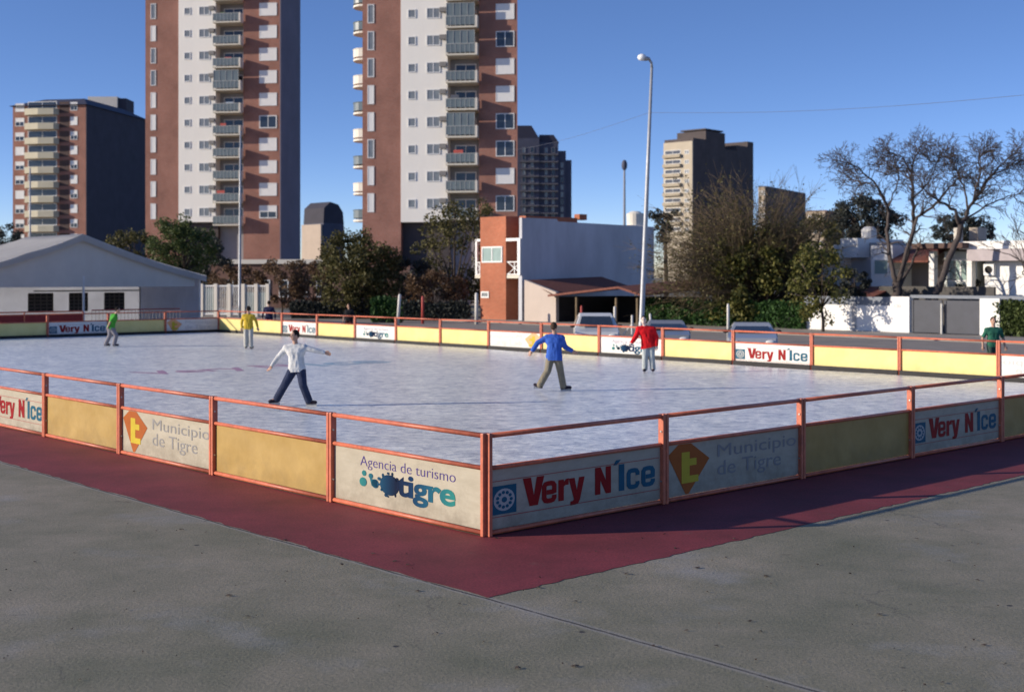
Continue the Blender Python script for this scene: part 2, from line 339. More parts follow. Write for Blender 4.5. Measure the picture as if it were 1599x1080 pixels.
def gradmat(name, x0, x1, stops):
    m = bpy.data.materials.new(name); m.use_nodes = True; n = m.node_tree.nodes; l = m.node_tree.links.new
    t = n.new('ShaderNodeTexCoord'); sp = n.new('ShaderNodeSeparateXYZ'); l(t.outputs['Object'], sp.inputs[0])
    mr = n.new('ShaderNodeMapRange'); mr.inputs[1].default_value = x0; mr.inputs[2].default_value = x1; l(sp.outputs[0], mr.inputs[0])
    cr = n.new('ShaderNodeValToRGB'); e = cr.color_ramp.elements
    while len(e) < len(stops): e.new(0.5)
    for x, (p, c) in zip(e, stops): x.position = p; x.color = (*c, 1)
    l(mr.outputs[0], cr.inputs[0]); l(cr.outputs[0], n['Principled BSDF'].inputs['Base Color']); n['Principled BSDF'].inputs['Roughness'].default_value = 0.75; n['Principled BSDF'].inputs['Specular IOR Level'].default_value = 0.12
    return m
teal_ink = gradmat('teal to navy ink', 0.55, 2.45, [(0, (0.03, 0.22, 0.19)), (0.2, (0.010, 0.075, 0.14)), (0.33, (0.004, 0.03, 0.075)), (0.42, (0.002, 0.008, 0.03)), (0.56, (0.004, 0.025, 0.08)), (0.75, (0.010, 0.085, 0.15)), (1, (0.025, 0.20, 0.18))])

brick_a = brickmat('tower brick', (0.36, 0.155, 0.11), (0.29, 0.12, 0.085), (0.34, 0.25, 0.21))
brick_b = brickmat('orange brick', (0.47, 0.145, 0.075), (0.38, 0.11, 0.055), (0.36, 0.22, 0.15))
brick_dk = brickmat('brown brick', (0.20, 0.11, 0.085), (0.15, 0.08, 0.065), (0.22, 0.15, 0.12))
cream = mat('cream render', (0.72, 0.67, 0.58), 0.8, 0.05, 0.35)
cream2 = mat('yellowish render', (0.60, 0.545, 0.40), 0.8, 0.08, 0.5)
whitew = mat('white wash wall', (0.80, 0.79, 0.76), 0.8, 0.06, 0.6)
tower_w = mat('white tower render', (0.86, 0.83, 0.76), 0.8, 0.04, 0.15, stretch=(2, 1, 0.5))
grey_r = mat('grey render', (0.30, 0.30, 0.31), 0.85, 0.12, 0.5)
bluegrey = mat('bare grey party wall', (0.50, 0.51, 0.54), 0.85, 0.16, 0.6, stretch=(1, 1, 0.35))
navy_b = mat('dark blue grey facade', (0.075, 0.08, 0.12), 0.7, 0.2, 0.3)
dark_b = mat('dark brown facade', (0.075, 0.06, 0.06), 0.8, 0.2, 0.3)
blind = mat('white roller blind', (0.78, 0.77, 0.74), 0.6, 0.05, 2)
frame_w = mat('white window frame', (0.75, 0.75, 0.73), 0.5, 0.05)
glass = mat('dark window glass', (0.03, 0.04, 0.055), 0.12, 0.3, 1.5, spec=0.6)
glass_g = mat('grey window glass', (0.20, 0.22, 0.23), 0.15, 0.2, 1.5, spec=0.6)
glass_t = mat('greenish glass', (0.26, 0.36, 0.34), 0.15, 0.15, 1.5, spec=0.6)
balgl = mat('balcony glass', (0.15, 0.18, 0.18), 0.2, 0.15, 1.0, spec=0.6)
railm = mat('pale railing', (0.36, 0.38, 0.365), 0.5, 0.1)
slabm = mat('balcony slab', (0.62, 0.58, 0.48), 0.8, 0.08)
tile = mat('terracotta roof tile', (0.17, 0.06, 0.042), 0.85, 0.3, 5, stretch=(3, 1, 1), bump=0.3)
tent_m = mat('grey tent canvas', (0.55, 0.54, 0.53), 0.75, 0.06, 0.8, bump=0.05)
tent_in = mat('tent lining', (0.72, 0.73, 0.76), 0.8, 0.08, 0.8)
tent_gab = mat('tent gable canvas', (0.58, 0.55, 0.50), 0.8, 0.07, 0.6)
alu = mat('aluminium pole', (0.55, 0.56, 0.58), 0.4, 0.1, metal=0.3)
galv = mat('galvanised lamp pole', (0.36, 0.375, 0.395), 0.45, 0.12, 4, metal=0.2)
lampw = mat('white lamp bowl', (0.85, 0.85, 0.83), 0.35, 0.03)
bark = mat('bark', (0.070, 0.052, 0.042), 0.9, 0.35, 4, bump=0.4)
bark_b = mat('brown twigs', (0.15, 0.110, 0.065), 0.9, 0.3, 4)
bark_g = mat('grey bark', (0.070, 0.056, 0.052), 0.9, 0.3, 4, bump=0.4)
dark_in = mat('dark interior', (0.025, 0.022, 0.022), 0.9, 0.2)
redbar = mat('dark red barrier', (0.22, 0.015, 0.02), 0.6, 0.15)
asphalt = mat('asphalt', (0.27, 0.235, 0.20), 0.85, 0.15, 1.2, bump=0.2)
pave = mat('pavement slab', (0.32, 0.28, 0.24), 0.85, 0.12, 1.5)
grassm = mat('short grass', (0.05, 0.10, 0.03), 0.9, 0.35, 6, bump=0.4)

# ------------------------------------------------------------------ the setting: ground, apron, road, ice
g = MB(); g.add([(-2500, -60, 0), (2500, -60, 0), (2500, 4500, 0), (-2500, 4500, 0)], [(0, 1, 2, 3)])
structure(g.build('ground', ground_mat()))
redm = mat('maroon painted concrete', (0.13, 0.020, 0.022), 0.75, col2=(0.235, 0.036, 0.044), scale=0.9, bump=0.25, detail=10)
def worn(m, col, lo, hi, sc, f=.7):
    n = m.node_tree.nodes; l = m.node_tree.links.new; b = n['Principled BSDF']; src = b.inputs['Base Color'].links[0].from_socket
    t = n.new('ShaderNodeTexCoord'); k = n.new('ShaderNodeTexNoise'); k.inputs['Scale'].default_value = sc; k.inputs['Detail'].default_value = 10; k.inputs['Roughness'].default_value = .75; l(t.outputs['Object'], k.inputs['Vector'])
    r = n.new('ShaderNodeValToRGB'); r.color_ramp.elements[0].position = lo; r.color_ramp.elements[1].position = hi; r.color_ramp.elements[1].color = (f, f, f, 1); l(k.outputs[0], r.inputs[0])
    x = n.new('ShaderNodeMix'); x.data_type = 'RGBA'; l(r.outputs[0], x.inputs[0]); l(src, x.inputs[6]); x.inputs[7].default_value = (*col, 1)
    g = n.new('ShaderNodeTexNoise'); g.inputs['Scale'].default_value = 45; g.inputs['Detail'].default_value = 3; l(t.outputs['Object'], g.inputs['Vector'])
    mr = n.new('ShaderNodeMapRange'); mr.inputs[1].default_value = .3; mr.inputs[2].default_value = .7; mr.inputs[3].default_value = .7; mr.inputs[4].default_value = 1.3; l(g.outputs[0], mr.inputs[0])
    y = n.new('ShaderNodeVectorMath'); y.operation = 'SCALE'; l(x.outputs[2], y.inputs[0]); l(mr.outputs[0], y.inputs['Scale']); l(y.outputs[0], b.inputs['Base Color'])
worn(redm, (0.16, 0.11, 0.09), .60, .74, 1.7, .55)
rng = random.Random(3)
a = MB(); pts = []
def edge(p, q, n, amp):
    out = []
    for i in range(n):
        t = i/n; w = p.lerp(q, t); d = (q-p).normalized(); nn = Vector((-d.y, d.x, 0)); out.append(w + nn*rng.uniform(-amp, amp))
    return out
corners = [RK(-2.0, -1.76), RK(-2.0, 40), RK(-0.0, 40), RK(0, 0), RK(60, 0), RK(60, -1.76)]
for i in range(6):
    e = edge(corners[i], corners[(i+1) % 6], 420 if i in (0, 5) else 4, 0.022 if i in (0, 5) else 0)
    pts += e
a.add([(p.x, p.y, 0.004) for p in pts], [tuple(range(len(pts)))])
structure(a.build('painted_apron', redm, normals=True))
UL, VL, P3 = 48.0, 24.0, 3.0
b = MB(); q = [RK(0, 0, .012), RK(0, VL, .012), RK(UL, VL, .012), RK(UL, 0, .012)]; b.add(q, [(0, 3, 2, 1)])
structure(b.build('rubber_liner', black_r, normals=True))
ic = MB(); pts = []
ci = [RK(.12, .12), RK(.12, VL-.34), RK(UL-.30, VL-.34), RK(UL-.30, .12)]
for i in range(4):
    n = 90; p, qn = ci[i], ci[(i+1) % 4]; d = (qn-p).normalized(); nn = Vector((-d.y, d.x, 0)); ph = rng.uniform(0, 6)
    for k in range(n):
        t = k/n; w = 0.0 if k == 0 else (0.14*math.sin(ph+t*38)*math.sin(t*13+ph) + rng.uniform(-.03, .03)) * (1 if i in (1, 2) else 0.2)
        pts.append(p.lerp(qn, t) + nn*w)
ic.add([(p.x, p.y, 0.05) for p in pts] + [(p.x, p.y, 0.0) for p in pts], [tuple(range(len(pts)))] + [(i, (i+1) % len(pts), len(pts)+(i+1) % len(pts), len(pts)+i) for i in range(len(pts))])
ice = structure(ic.build('ice', ice_mat(), normals=True))
# faded logo painted under the ice at the centre of the rink
ink_r = mat('red under ice', (0.46, 0.26, 0.36), 0.45, 0.12); ink_t = mat('teal under ice', (0.32, 0.46, 0.54), 0.45, 0.12)
for body, x0, x1, m in (('Very N', -4.2, 1.0, ink_r), ('Ice', 1.5, 4.4, ink_t)):
    vs, fs = textmesh(body, 1, 0.8, 0.02); vs = fit(vs, x0, x1, -0.9, 0.9); o = MB()
    w = [RK(24.0+v.y, 12.0+v.x, 0.054 + (0.001 if v.z > 0 else 0)) for v in vs]
    o.add(w, fs); o.build('painted_logo', m, ice)
def sheet(name, u0, u1, v0, v1, z, m):
    s = MB(); s.add([RK(u0, v0, z), RK(u0, v1, z), RK(u1, v1, z), RK(u1, v0, z)], [(3, 2, 1, 0)]); return structure(s.build(name, m, normals=True))
sheet('road', -80, 140, 29, 43.5, 0.004, asphalt)
k = MB(); vs = [RK(-80, 43.5, 0), RK(140, 43.5, 0), RK(140, 47.3, 0), RK(-80, 47.3, 0)]; k.add(vs + [v + Vector((0, 0, .13)) for v in vs], [(4, 5, 6, 7), (0, 1, 5, 4), (1, 2, 6, 5), (2, 3, 7, 6), (3, 0, 4, 7)])
structure(k.build('pavement', pave, normals=True))
# small dark litter lying on the concrete
lt = MB(); rng = random.Random(11)
for i in range(150):
    Y = rng.uniform(8.2, 15); p = at(rng.uniform(-20, 1620), 0, Y); p.z = 0.006; r = rng.choice([.008, .01, .014, .024]) * rng.uniform(.7, 1.3)
    if (p-CN).dot(UU) > -0.1 and (p-CN).dot(VV) > -0.1: continue
    n = 6; an = rng.uniform(0, 3)
    ring = [p + Vector((math.cos(an+j)*r*rng.uniform(.5, 1.6), math.sin(an+j)*r*rng.uniform(.4, 1.0), rng.uniform(0, .012))) for j in range(n)]
    lt.add(ring + [p + Vector((0, 0, .012))], [(j, (j+1) % n, n) for j in range(n)])
tag(lt.build('litter', mat('dry leaf litter', (0.05, 0.035, 0.028), 0.9, 0.4, 2)), 'scattered dark bits of dry leaf and grit on the concrete', 'litter', kind='stuff')

# ------------------------------------------------------------------ barrier modules round the rink
RB0, RB1 = 0.068, 0.735
def board_art(kind, bo, yo, mirror, far):
    """lettering and emblems as children of the advertising board; x 0.07..2.93, z RB0..RB1; yo is the board's face"""
    def add(name, vs, fs, m, y=0.004, mi=None):
        o = MB(); pts = [Vector(((3.0-v.x) if mirror else v.x, yo - y - max(0, v.z)*0, v.y)) for v in vs]
        o.add(pts, fs); return o.build(name, m, bo)
    def poly(pts): return [Vector((x, z, 0)) for x, z in pts], [tuple(range(len(pts)))]
    def disc(cx, cz, rx, rz, n=24): return poly([(cx+rx*math.cos(2*math.pi*i/n), cz+rz*math.sin(2*math.pi*i/n)) for i in range(n)])
    if kind == 'nice':
        for z in (0.20, 0.60):
            v, f = poly([(.08, z-.004), (2.92, z-.004), (2.92, z+.004), (.08, z+.004)]); add('printed_line', v, f, line_ink)
        v, f = poly([(.085, .225), (.46, .225), (.46, .545), (.085, .545)]); add('emblem', v, f, blue_ink, .004)
        v, f = disc(.272, .385, .160, .125); add('emblem', v, f, white_ink, .006)
        vs, fs = [], []
        for i in range(11):
            an = 2*math.pi*i/11; pv, pf = disc(  .272+.105*math.cos(an), .385+.082*math.sin(an), .026, .020, 8); fs += [[j+len(vs) for j in q] for q in pf]; vs += pv
        pv, pf = disc(.272, .385, .042, .032, 12); fs += [[j+len(vs) for j in q] for q in pf]; vs += pv
        add('emblem', vs, fs, blue_ink, .008)
        for gl, xa, xb, m in (('V', .56, .90, red_ink), ('e', .86, 1.10, red_ink), ('r', 1.13, 1.30, red_ink), ('y', 1.30, 1.57, red_ink), ('N', 1.75, 2.03, red_ink), ('I', 2.17, 2.27, blue_ink), ('c', 2.31, 2.55, blue_ink), ('e', 2.58, 2.84, blue_ink)):
            v, f = glyph(gl); k = (xb-xa)/max(q.x for q in v); add('lettering', [Vector((xa+q.x*k, .262+q.y*.325, 0)) for q in v], f, m)
        v, f = poly([(2.07, .585), (2.13, .585), (2.21, .645), (2.12, .645)]); add('lettering', v, f, blue_ink)
    elif kind == 'muni':
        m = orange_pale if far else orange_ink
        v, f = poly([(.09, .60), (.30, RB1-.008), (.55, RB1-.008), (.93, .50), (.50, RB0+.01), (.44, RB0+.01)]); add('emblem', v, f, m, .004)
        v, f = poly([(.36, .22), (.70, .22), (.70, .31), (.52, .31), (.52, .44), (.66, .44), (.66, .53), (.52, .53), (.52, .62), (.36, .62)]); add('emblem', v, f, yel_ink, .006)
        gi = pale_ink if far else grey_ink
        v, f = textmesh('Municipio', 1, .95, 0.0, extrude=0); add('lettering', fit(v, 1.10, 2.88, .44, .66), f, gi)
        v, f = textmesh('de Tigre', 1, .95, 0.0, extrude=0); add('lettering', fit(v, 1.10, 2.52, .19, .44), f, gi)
    elif kind == 'tigre':
        v, f = textmesh('Agencia de turismo', 1, 1, -.012, 0, 1.0, extrude=0); add('lettering', fit(v, .62, 2.46, .50, .66), f, violet_ink)
        v, f = textmesh('tigre', 1, 1.0, .028, 0, .96, extrude=0); add('lettering', fit(v, 1.36, 2.46, .17, .515), f, teal_ink)
        vs, fs = [], []
        def d(*a):
            pv, pf = disc(*a); fs.extend([[j+len(vs) for j in q] for q in pf]); vs.extend(pv)
        d(.68, .34, .075, .055); d(.70, .45, .045, .035); d(.84, .43, .045, .032); d(.93, .345, .07, .055); d(1.22, .36, .19, .125)
        v, f = poly([(.82, .40), (.86, .31), (.98, .30), (.97, .39)]); fs += [[j+len(vs) for j in q] for q in f]; vs += v
        rg2 = random.Random(2)
        for an in (8, 40, 75, 97, 130, 158, 185, 214, 250, 262, 305):
            q_ = rg2.uniform(.98, 1.16); d(1.22+.195*q_*math.cos(R(an)), .36+.13*q_*math.sin(R(an)), rg2.uniform(.014, .036), rg2.uniform(.012, .030), 10)
        v, f = poly([(.55, .335), (.62, .37), (.62, .31)])
        o = add('emblem', vs, fs, teal_ink, .005)
def ribbon(pts, w):
    pts = [Vector((x, z, 0)) for x, z in pts]; a, b = [], []
    for i, p in enumerate(pts):
        d0 = (p-pts[i-1]).normalized() if i else None; d1 = (pts[i+1]-p).normalized() if i < len(pts)-1 else None
        d = ((d0 or d1)+(d1 or d0)).normalized(); nn = Vector((-d.y, d.x, 0)); k = 1/max(.5, nn.dot(Vector((-(d1 or d0).y, (d1 or d0).x, 0))))
        a.append(p+nn*w/2*k); b.append(p-nn*w/2*k)
    n = len(pts); return a+b, [(i, i+1, n+i+1, n+i) for i in range(n-1)]
def glyph(c):
    P = {'V': [(0, 1), (.30, 1), (.41, .36), (.52, 1), (.80, 1), (.56, 0), (.25, 0)],
         'y': [(0, .76), (.21, .76), (.29, .30), (.37, .76), (.57, .76), (.40, -.06), (.34, -.18), (.24, -.22), (.06, -.22), (.06, -.08), (.15, -.07), (.19, -.02)],
         'N': [(0, 0), (0, 1), (.22, 1), (.42, .50), (.42, 1), (.63, 1), (.63, 0), (.42, 0), (.21, .52), (.21, 0)], 'I': [(0, 0), (.24, 0), (.24, 1), (0, 1)],
         'r': [(0, 0), (.20, 0), (.20, .50), (.26, .55), (.38, .55), (.38, .78), (.28, .76), (.20, .67), (.20, .76), (0, .76)]}
    if c in P: return [Vector((x, z, 0)) for x, z in P[c]], [tuple(range(len(P[c])))]
    arc = [(.47, .60), (.42, .68), (.34, .70), (.22, .70), (.14, .68), (.09, .60), (.09, .18), (.14, .10), (.22, .08), (.34, .08), (.42, .10), (.47, .18), (.47, .27)]
    return ribbon(([(.185, .385), (.40, .385), (.468, .40)] if c == 'e' else [(.47, .50)]) + arc, .17)
def module(origin, rz, kind, label, inside=False, mirror=False):
    t = thing('barrier_panel', label, 'barrier', origin, rz, 'orange framed barrier panels round the ice rink')
    key = (kind, inside, mirror)
    if key in MODULES:
        for ch in MODULES[key].children: copy_tree(ch, t)
        return t
    for x0, x1 in ((.006, .056), (2.944, 2.994)):
        p = MB().box(x0, x1, -.045, .045, .004, 1.15).build('post', orange, t, bevel=.012)
        xs = x1 if x0 < 1 else x0; sg = 1 if x0 < 1 else -1
        for z in (.30, .93): MB().tube([(xs-.002*sg, -.012, z), (xs+.014*sg, -.012, z)], .012, 8).build('bolt', steel, p)
    MB().tube([(.05, 0, 1.120), (2.95, 0, 1.120)], .029, 12).build('top_rail', orange, t, smooth=True)
    MB().tube([(.05, 0, .760), (2.95, 0, .760)], .026, 12).build('middle_rail', orange, t, smooth=True)
    MB().tube([(.05, 0, .040), (2.95, 0, .040)], .027, 12).build('bottom_rail', orange, t, smooth=True)
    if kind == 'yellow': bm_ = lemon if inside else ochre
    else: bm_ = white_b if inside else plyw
    z0 = RB0
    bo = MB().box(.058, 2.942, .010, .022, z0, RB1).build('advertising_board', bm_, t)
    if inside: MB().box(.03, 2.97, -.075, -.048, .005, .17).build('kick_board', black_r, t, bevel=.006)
    board_art(kind, bo, .010, mirror, inside)
    MODULES[key] = t; return t
MODULES = {}
RZU = math.atan2(-UU.y, -UU.x); RZV = math.atan2(VV.y, VV.x)
DESC = {'nice': 'red and blue lettering', 'muni': 'an orange kite emblem', 'tigre': 'a teal splash logo', 'yellow': 'a blank ochre board'}
ORD = ['first', 'second', 'third', 'fourth', 'fifth', 'sixth', 'seventh', 'eighth', 'ninth', 'tenth', 'eleventh', 'twelfth', 'thirteenth', 'fourteenth', 'fifteenth', 'sixteenth']
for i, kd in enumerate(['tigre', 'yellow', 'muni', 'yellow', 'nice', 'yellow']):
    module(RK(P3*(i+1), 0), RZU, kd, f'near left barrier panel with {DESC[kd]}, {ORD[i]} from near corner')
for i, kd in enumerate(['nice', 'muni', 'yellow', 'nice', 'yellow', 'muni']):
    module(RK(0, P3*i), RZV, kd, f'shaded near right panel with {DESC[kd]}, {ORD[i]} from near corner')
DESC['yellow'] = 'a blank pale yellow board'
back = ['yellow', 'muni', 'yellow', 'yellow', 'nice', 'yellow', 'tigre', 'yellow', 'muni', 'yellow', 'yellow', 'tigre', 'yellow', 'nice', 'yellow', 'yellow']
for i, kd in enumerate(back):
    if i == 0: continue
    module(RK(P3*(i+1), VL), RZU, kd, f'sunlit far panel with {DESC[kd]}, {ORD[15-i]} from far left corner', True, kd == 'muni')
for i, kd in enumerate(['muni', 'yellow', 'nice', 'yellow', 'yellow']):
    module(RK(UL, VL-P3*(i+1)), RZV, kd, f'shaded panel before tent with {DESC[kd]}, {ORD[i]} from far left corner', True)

# ------------------------------------------------------------------ tower blocks and other buildings
def win(parent, x0, x1, z0, z1, y, kind='glass', name='window'):
    o = MB(); t = .09 if x1-x0 < 2 else .12
    o.box(x0, x1, y-.05, y+.02, z0, z0+t, 0); o.box(x0, x1, y-.05, y+.02, z1-t, z1, 0)
    o.box(x0, x0+t, y-.05, y+.02, z0+t, z1-t, 0); o.box(x1-t, x1, y-.05, y+.02, z0+t, z1-t, 0)
    if kind in ('glass', 'grey', 'half', 'teal') and x1-x0 > 1.0: xm = (x0+x1)/2; o.box(xm-.04, xm+.04, y-.04, y+.02, z0+t, z1-t, 0)
    if kind == 'blind': o.box(x0+t, x1-t, y-.03, y+.02, z0+t, z1-t, 1)
    elif kind == 'half':
        zm = z0+(z1-z0)*.5; o.box(x0+t, x1-t, y-.03, y+.02, zm, z1-t, 1); o.box(x0+t, x1-t, y-.01, y+.02, z0+t, zm, 2)
    else: o.box(x0+t, x1-t, y-.01, y+.02, z0+t, z1-t, 2)
    return o.build(name, [frame_w, blind, {'grey': glass_g, 'teal': glass_t}.get(kind, glass)], parent)
lau = [mat('white laundry', (.7, .7, .7)), mat('pale blue laundry', (.5, .58, .68)), mat('red laundry', (.5, .10, .08)), mat('dark laundry', (.10, .11, .14)), mat('plant leaves', (.05, .09, .03))]
def balcony(parent, x0, x1, z, yo, yi, rail_solid=False, side=True, rg=None):
    """slab standing out to yo, recess back to yi, glazing at the back"""
    sl_ = MB().box(x0, x1, yo, yi-.01, z-.18, z).build('balcony', slabm, parent)
    r = MB()
    if rail_solid: r.box(x0, x1-.02, yo, yo+.12, z+.002, z+1.0)
    else:
        r.box(x0+.02, x1-.10, yo+.03, yo+.05, z+.12, z+.95, 1)
        r.box(x0, x1-.08, yo, yo+.07, z+.96, z+1.03, 0)
        n = max(4, int((x1-x0)/.45))
        for i in range(n+1): xx = x0+.01+(x1-x0-.15)*i/n; r.box(xx, xx+.05, yo+.005, yo+.06, z+.002, z+.96, 0)
    r.build('railing', [cream2 if rail_solid else railm, balgl], sl_)
    if side: MB().box(x1-.06, x1+.14, yo, yo+.9, z-.17, z+1.05).build('side_panel', cream, sl_)
    if rg and rg.random() < .16:
        e = MB(); e.box(x0+.05, x1-.12, yo+.09, yo+.14, z+1.04, z+2.3, 0); w = e.build('enclosure', balgl, sl_); e = MB()
        e.box(x0+.05, x1-.12, yo+.045, yo+.088, z+2.301, z+2.36); e.box(x0+.05, x1-.12, yo+.045, yo+.088, z+.98, z+1.039)
        for i in range(5): xx = x0+.05+(x1-x0-.22)*i/4; e.box(xx, xx+.05, yo+.05, yo+.086, z+1.04, z+2.3)
        e.build('frame', railm, w)
    elif rg and rg.random() < .7:
        c = MB(); xx = rg.uniform(x0+.3, x1-1.2)
        c.box(xx, xx+rg.uniform(.5, 1.2), yo+.4, yo+.45, z+.35, z+1.15+rg.random()*.3)
        c.build('hung_laundry', lau[rg.randrange(len(lau))], sl_)

# the left tower
def tower(fac, label, px, y0, dy, white_bottom, side_px, back_depth, left_balc, seed):
    rg = random.Random(seed); t = fac.thing('apartment_tower', label, 'apartment tower')
    sL, sW, sB, sR, sE = [fac.s(p) for p in px]
    pxc = (px[0]+px[-1])/2
    fh = fac.z(pxc, 0) - fac.z(pxc, dy)
    zc = lambda p, k: fac.z(p, y0 + dy*k)
    nf0, nf1 = -5, 9
    top = fac.z(pxc, y0+dy*nf0) + 2
    zw = fac.z(px[1], white_bottom)
    DP = back_depth
    def skew(y): return side_px*y                      # the right end wall follows side_px per metre of depth
    MB().box(sL, sW, .0, DP, 0, top).build('brick_wall', brick_a, t)
    MB().box(sW+.002, sB, -.06, DP-.1, zw, top).build('rendered_wall', tower_w, t)
    MB().box(sW+.002, sB, .8, DP-.1, 0, zw-.002).build('base_wall', dark_b, t)
    MB().box(sB+.002, sR-.002, 1.5, DP-.1, 0, top).build('recess_wall', grey_r, t)
    MB().prism([(sR, .0), (sE, .0), (sE+skew(DP), DP), (sR, DP)], 0, top).build('brick_wall', brick_a, t)
    if side_px > 0: MB().prism([(sE+.004, .0), (sE+.12, .0), (sE+skew(DP)+.12, DP), (sE+.004+skew(DP), DP)], 0, top-.01).build('end_shade_layer', mat('end wall painted shade', (.16, .15, .19), .85, .12, .3), t)  # thin layer over the brick, its dark blue grey paints the end's shade
    rf = MB().prism([(sL-.3, -.3), (sE+.3, -.3), (sE+skew(DP)+.3, DP+.3), (sL-.3, DP+.3)], top+.004, top+.5).build('roof', cream, t)
    for k in range(nf0, nf1+1):
        zf = zc(px[1]+15, k)
        if zf - 1.2 < zw - 0.6: break
        # narrow window in the brick flank
        wl = sL + (sW-sL)*(.24 if not left_balc else .22)
        win(t, wl-.35, wl+.35, zf-1.0+.15, zf+.95+.15, .0-.01, 'blind' if rg.random() < .75 else 'grey')
        x = sW + (sB-sW)*.24; win(t, x-.42, x+.42, zf-.45, zf+.45, -.07, 'grey')
        x = sW + (sB-sW)*.70; win(t, x-.72, x+.72, zf-.55, zf+.55, -.07, 'grey')
        ac = MB(); x = sW+(sB-sW)*.92; ac.box(x-.38, x+.30, -.42, -.065, zf+.05, zf+.5); ac.build('air_conditioner', mat('air conditioner', (.22, .21, .2), .6), t)
        zb = zf - .05 - fh*.55
        win(t, sB+.5, sR-.5, zb+.1, zb+2.1, 1.48, 'glass', 'balcony_door')
        balcony(t, sB, sR-.16, zb, -1.05, 1.5, False, True, rg)
        x0 = sR + (sE-sR)*.44; x1 = sR + (sE-sR)*.92
        win(t, x0, x1, zf-.85, zf+.75, -.01, rg.choice(['blind', 'blind', 'blind', 'half', 'glass']))
        if left_balc:
            s2 = MB(); n = 9; cx, cy, rx, ry = sL, 1.6, 1.35, 1.5
            arc = [(cx+rx*math.cos(R(90+180*i/n)), cy+ry*math.sin(R(90+180*i/n))) for i in range(n+1)]
            s2.prism(arc, zb-.2, zb); sb = s2.build('balcony', cream, t)
            s3 = MB()
            for i in range(n):
                (ax, ay), (bx, by) = arc[i], arc[i+1]
                s3.add([(ax, ay, zb+.15), (bx, by, zb+.15), (bx, by, zb+1.0), (ax, ay, zb+1.0)], [(3, 2, 1, 0)])
                s3.tube([(ax, ay, zb+1.0), (bx, by, zb+1.0)], .05, 5)
            s3.build('railing', [cream if rg.random() < .3 else balgl], sb)
    return t
f1 = Fac(227, 160, 8)
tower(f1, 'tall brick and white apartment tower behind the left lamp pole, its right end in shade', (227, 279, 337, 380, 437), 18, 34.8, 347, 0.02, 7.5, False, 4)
f2 = Fac(566, 131, 8)
tower(f2, 'tall brick and white apartment tower behind the willow, with rounded balconies on its left edge', (566, 626, 699, 748, 808), 22, 42.3, 347, -0.165, 7.5, True, 9)

# brick podium between the towers
fp = Fac(330, 118, 6)
t = fp.thing('podium_building', 'low brick podium with a pale roof edge between the two tall towers', 'building')
MB().box(0, fp.s(640), 0, 8, 0, fp.z(450, 412)).build('wall', brick_dk, t)
MB().box(-.1, fp.s(512), -.25, 8, fp.z(450, 412)+.004, fp.z(450, 405)).build('roof_edge', cream, t)
for i in range(6): win(t, 1.2+i*1.75, 2.1+i*1.75, 1.0, 2.6, -.01, 'glass')

# far left block: yellow balconies on the lit face, dark long side
f3 = Fac(20, 244, 10)
t = f3.thing('apartment_block', 'far left brick block with yellow curved balconies and a hipped roof', 'apartment block')
sE = f3.s(134); top = f3.z(80, 165); D3 = 26
MB().box(0, sE, 0, D3, 0, top).build('wall', brick_a, t)
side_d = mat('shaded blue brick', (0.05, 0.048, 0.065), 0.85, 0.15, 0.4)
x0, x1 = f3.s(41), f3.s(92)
MB().box(sE+.004, sE+.15, .0, D3, 0, top-.01).build('end_shade_layer', side_d, t)  # dark layer laid on the brick to paint this end's shade
MB().add([(-.5, -.6, top+.004), (sE+.5, -.6, top+.004), (sE+.5, D3, top+.004), (-.5, D3, top+.004), (sE*.25, 5, top+2.4), (sE*.8, 5, top+2.4), (sE*.8, D3-5, top+2.4), (sE*.25, D3-5, top+2.4)],
         [(0, 1, 5, 4), (1, 2, 6, 5), (2, 3, 7, 6), (3, 0, 4, 7), (4, 5, 6, 7), (3, 2, 1, 0)]) if False else None
rm = MB(); rm.add([(-.5, -.6, top+.004), (sE+.5, -.6, top+.004), (sE+.5, D3, top+.004), (-.5, D3, top+.004), (sE*.25, 5, top+1.9), (sE*.8, 5, top+1.9), (sE*.8, D3-5, top+1.9), (sE*.25, D3-5, top+1.9)],
         [(0, 1, 5, 4), (1, 2, 6, 5), (2, 3, 7, 6), (3, 0, 4, 7), (4, 5, 6, 7), (3, 2, 1, 0)])
rm.build('roof', mat('dark slate roof', (0.05, 0.05, 0.075), 0.7), t)
for k in range(11):
    py = 174+22.7*k; z = f3.z(60, py+5)
    if z < 3: break
    o = MB(); o.prism([(x0, -.0), (x0+.4, -1.3), ((x0+x1)/2, -1.7), (x1-.4, -1.3), (x1, -.0)], z-.2, z+1.0); o.build('balcony', cream2, t)
    win(t, x0+.4, x1-.4, z+1.05, z+2.45, -.02, 'glass')
    win(t, f3.s(24), f3.s(38), z+.6, z+2.2, -.02, 'half' if k % 3 else 'blind'); win(t, f3.s(110), f3.s(121), z+.6, z+2.2, -.02, 'blind' if k % 2 else 'half')
    o = MB().box(f3.s(93), f3.s(108), -.03, .05, z+.2, z+2.3).build('shutter', mat('dark loggia', (0.08, 0.05, 0.045), .8), t)
t = thing('apartment_block', 'dark shaded slab with pale stair head between far left block and left tower', 'apartment block', (0, 0, 0))
p0 = at(131, 0, 247)
o = MB(); zt = at(0, 185, 240).z; zt2 = at(0, 170, 240).z
o.prism([(p0.x, p0.y+1), (at(182, 0, 266).x, 266), (at(182, 0, 285).x, 285), (p0.x-4, 285)], 0, at(0, 172, 240).z)
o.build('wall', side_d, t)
o = MB().prism([(at(182.5, 0, 266).x, 266.1), (at(231, 0, 306).x, 306), (at(231, 0, 315).x, 315), (at(182.5, 0, 300).x, 300)], 0, at(0, 190, 240).z); o.build('wall', mat('shaded maroon brick', (0.05, 0.026, 0.034), 0.85, .15, .4), t)
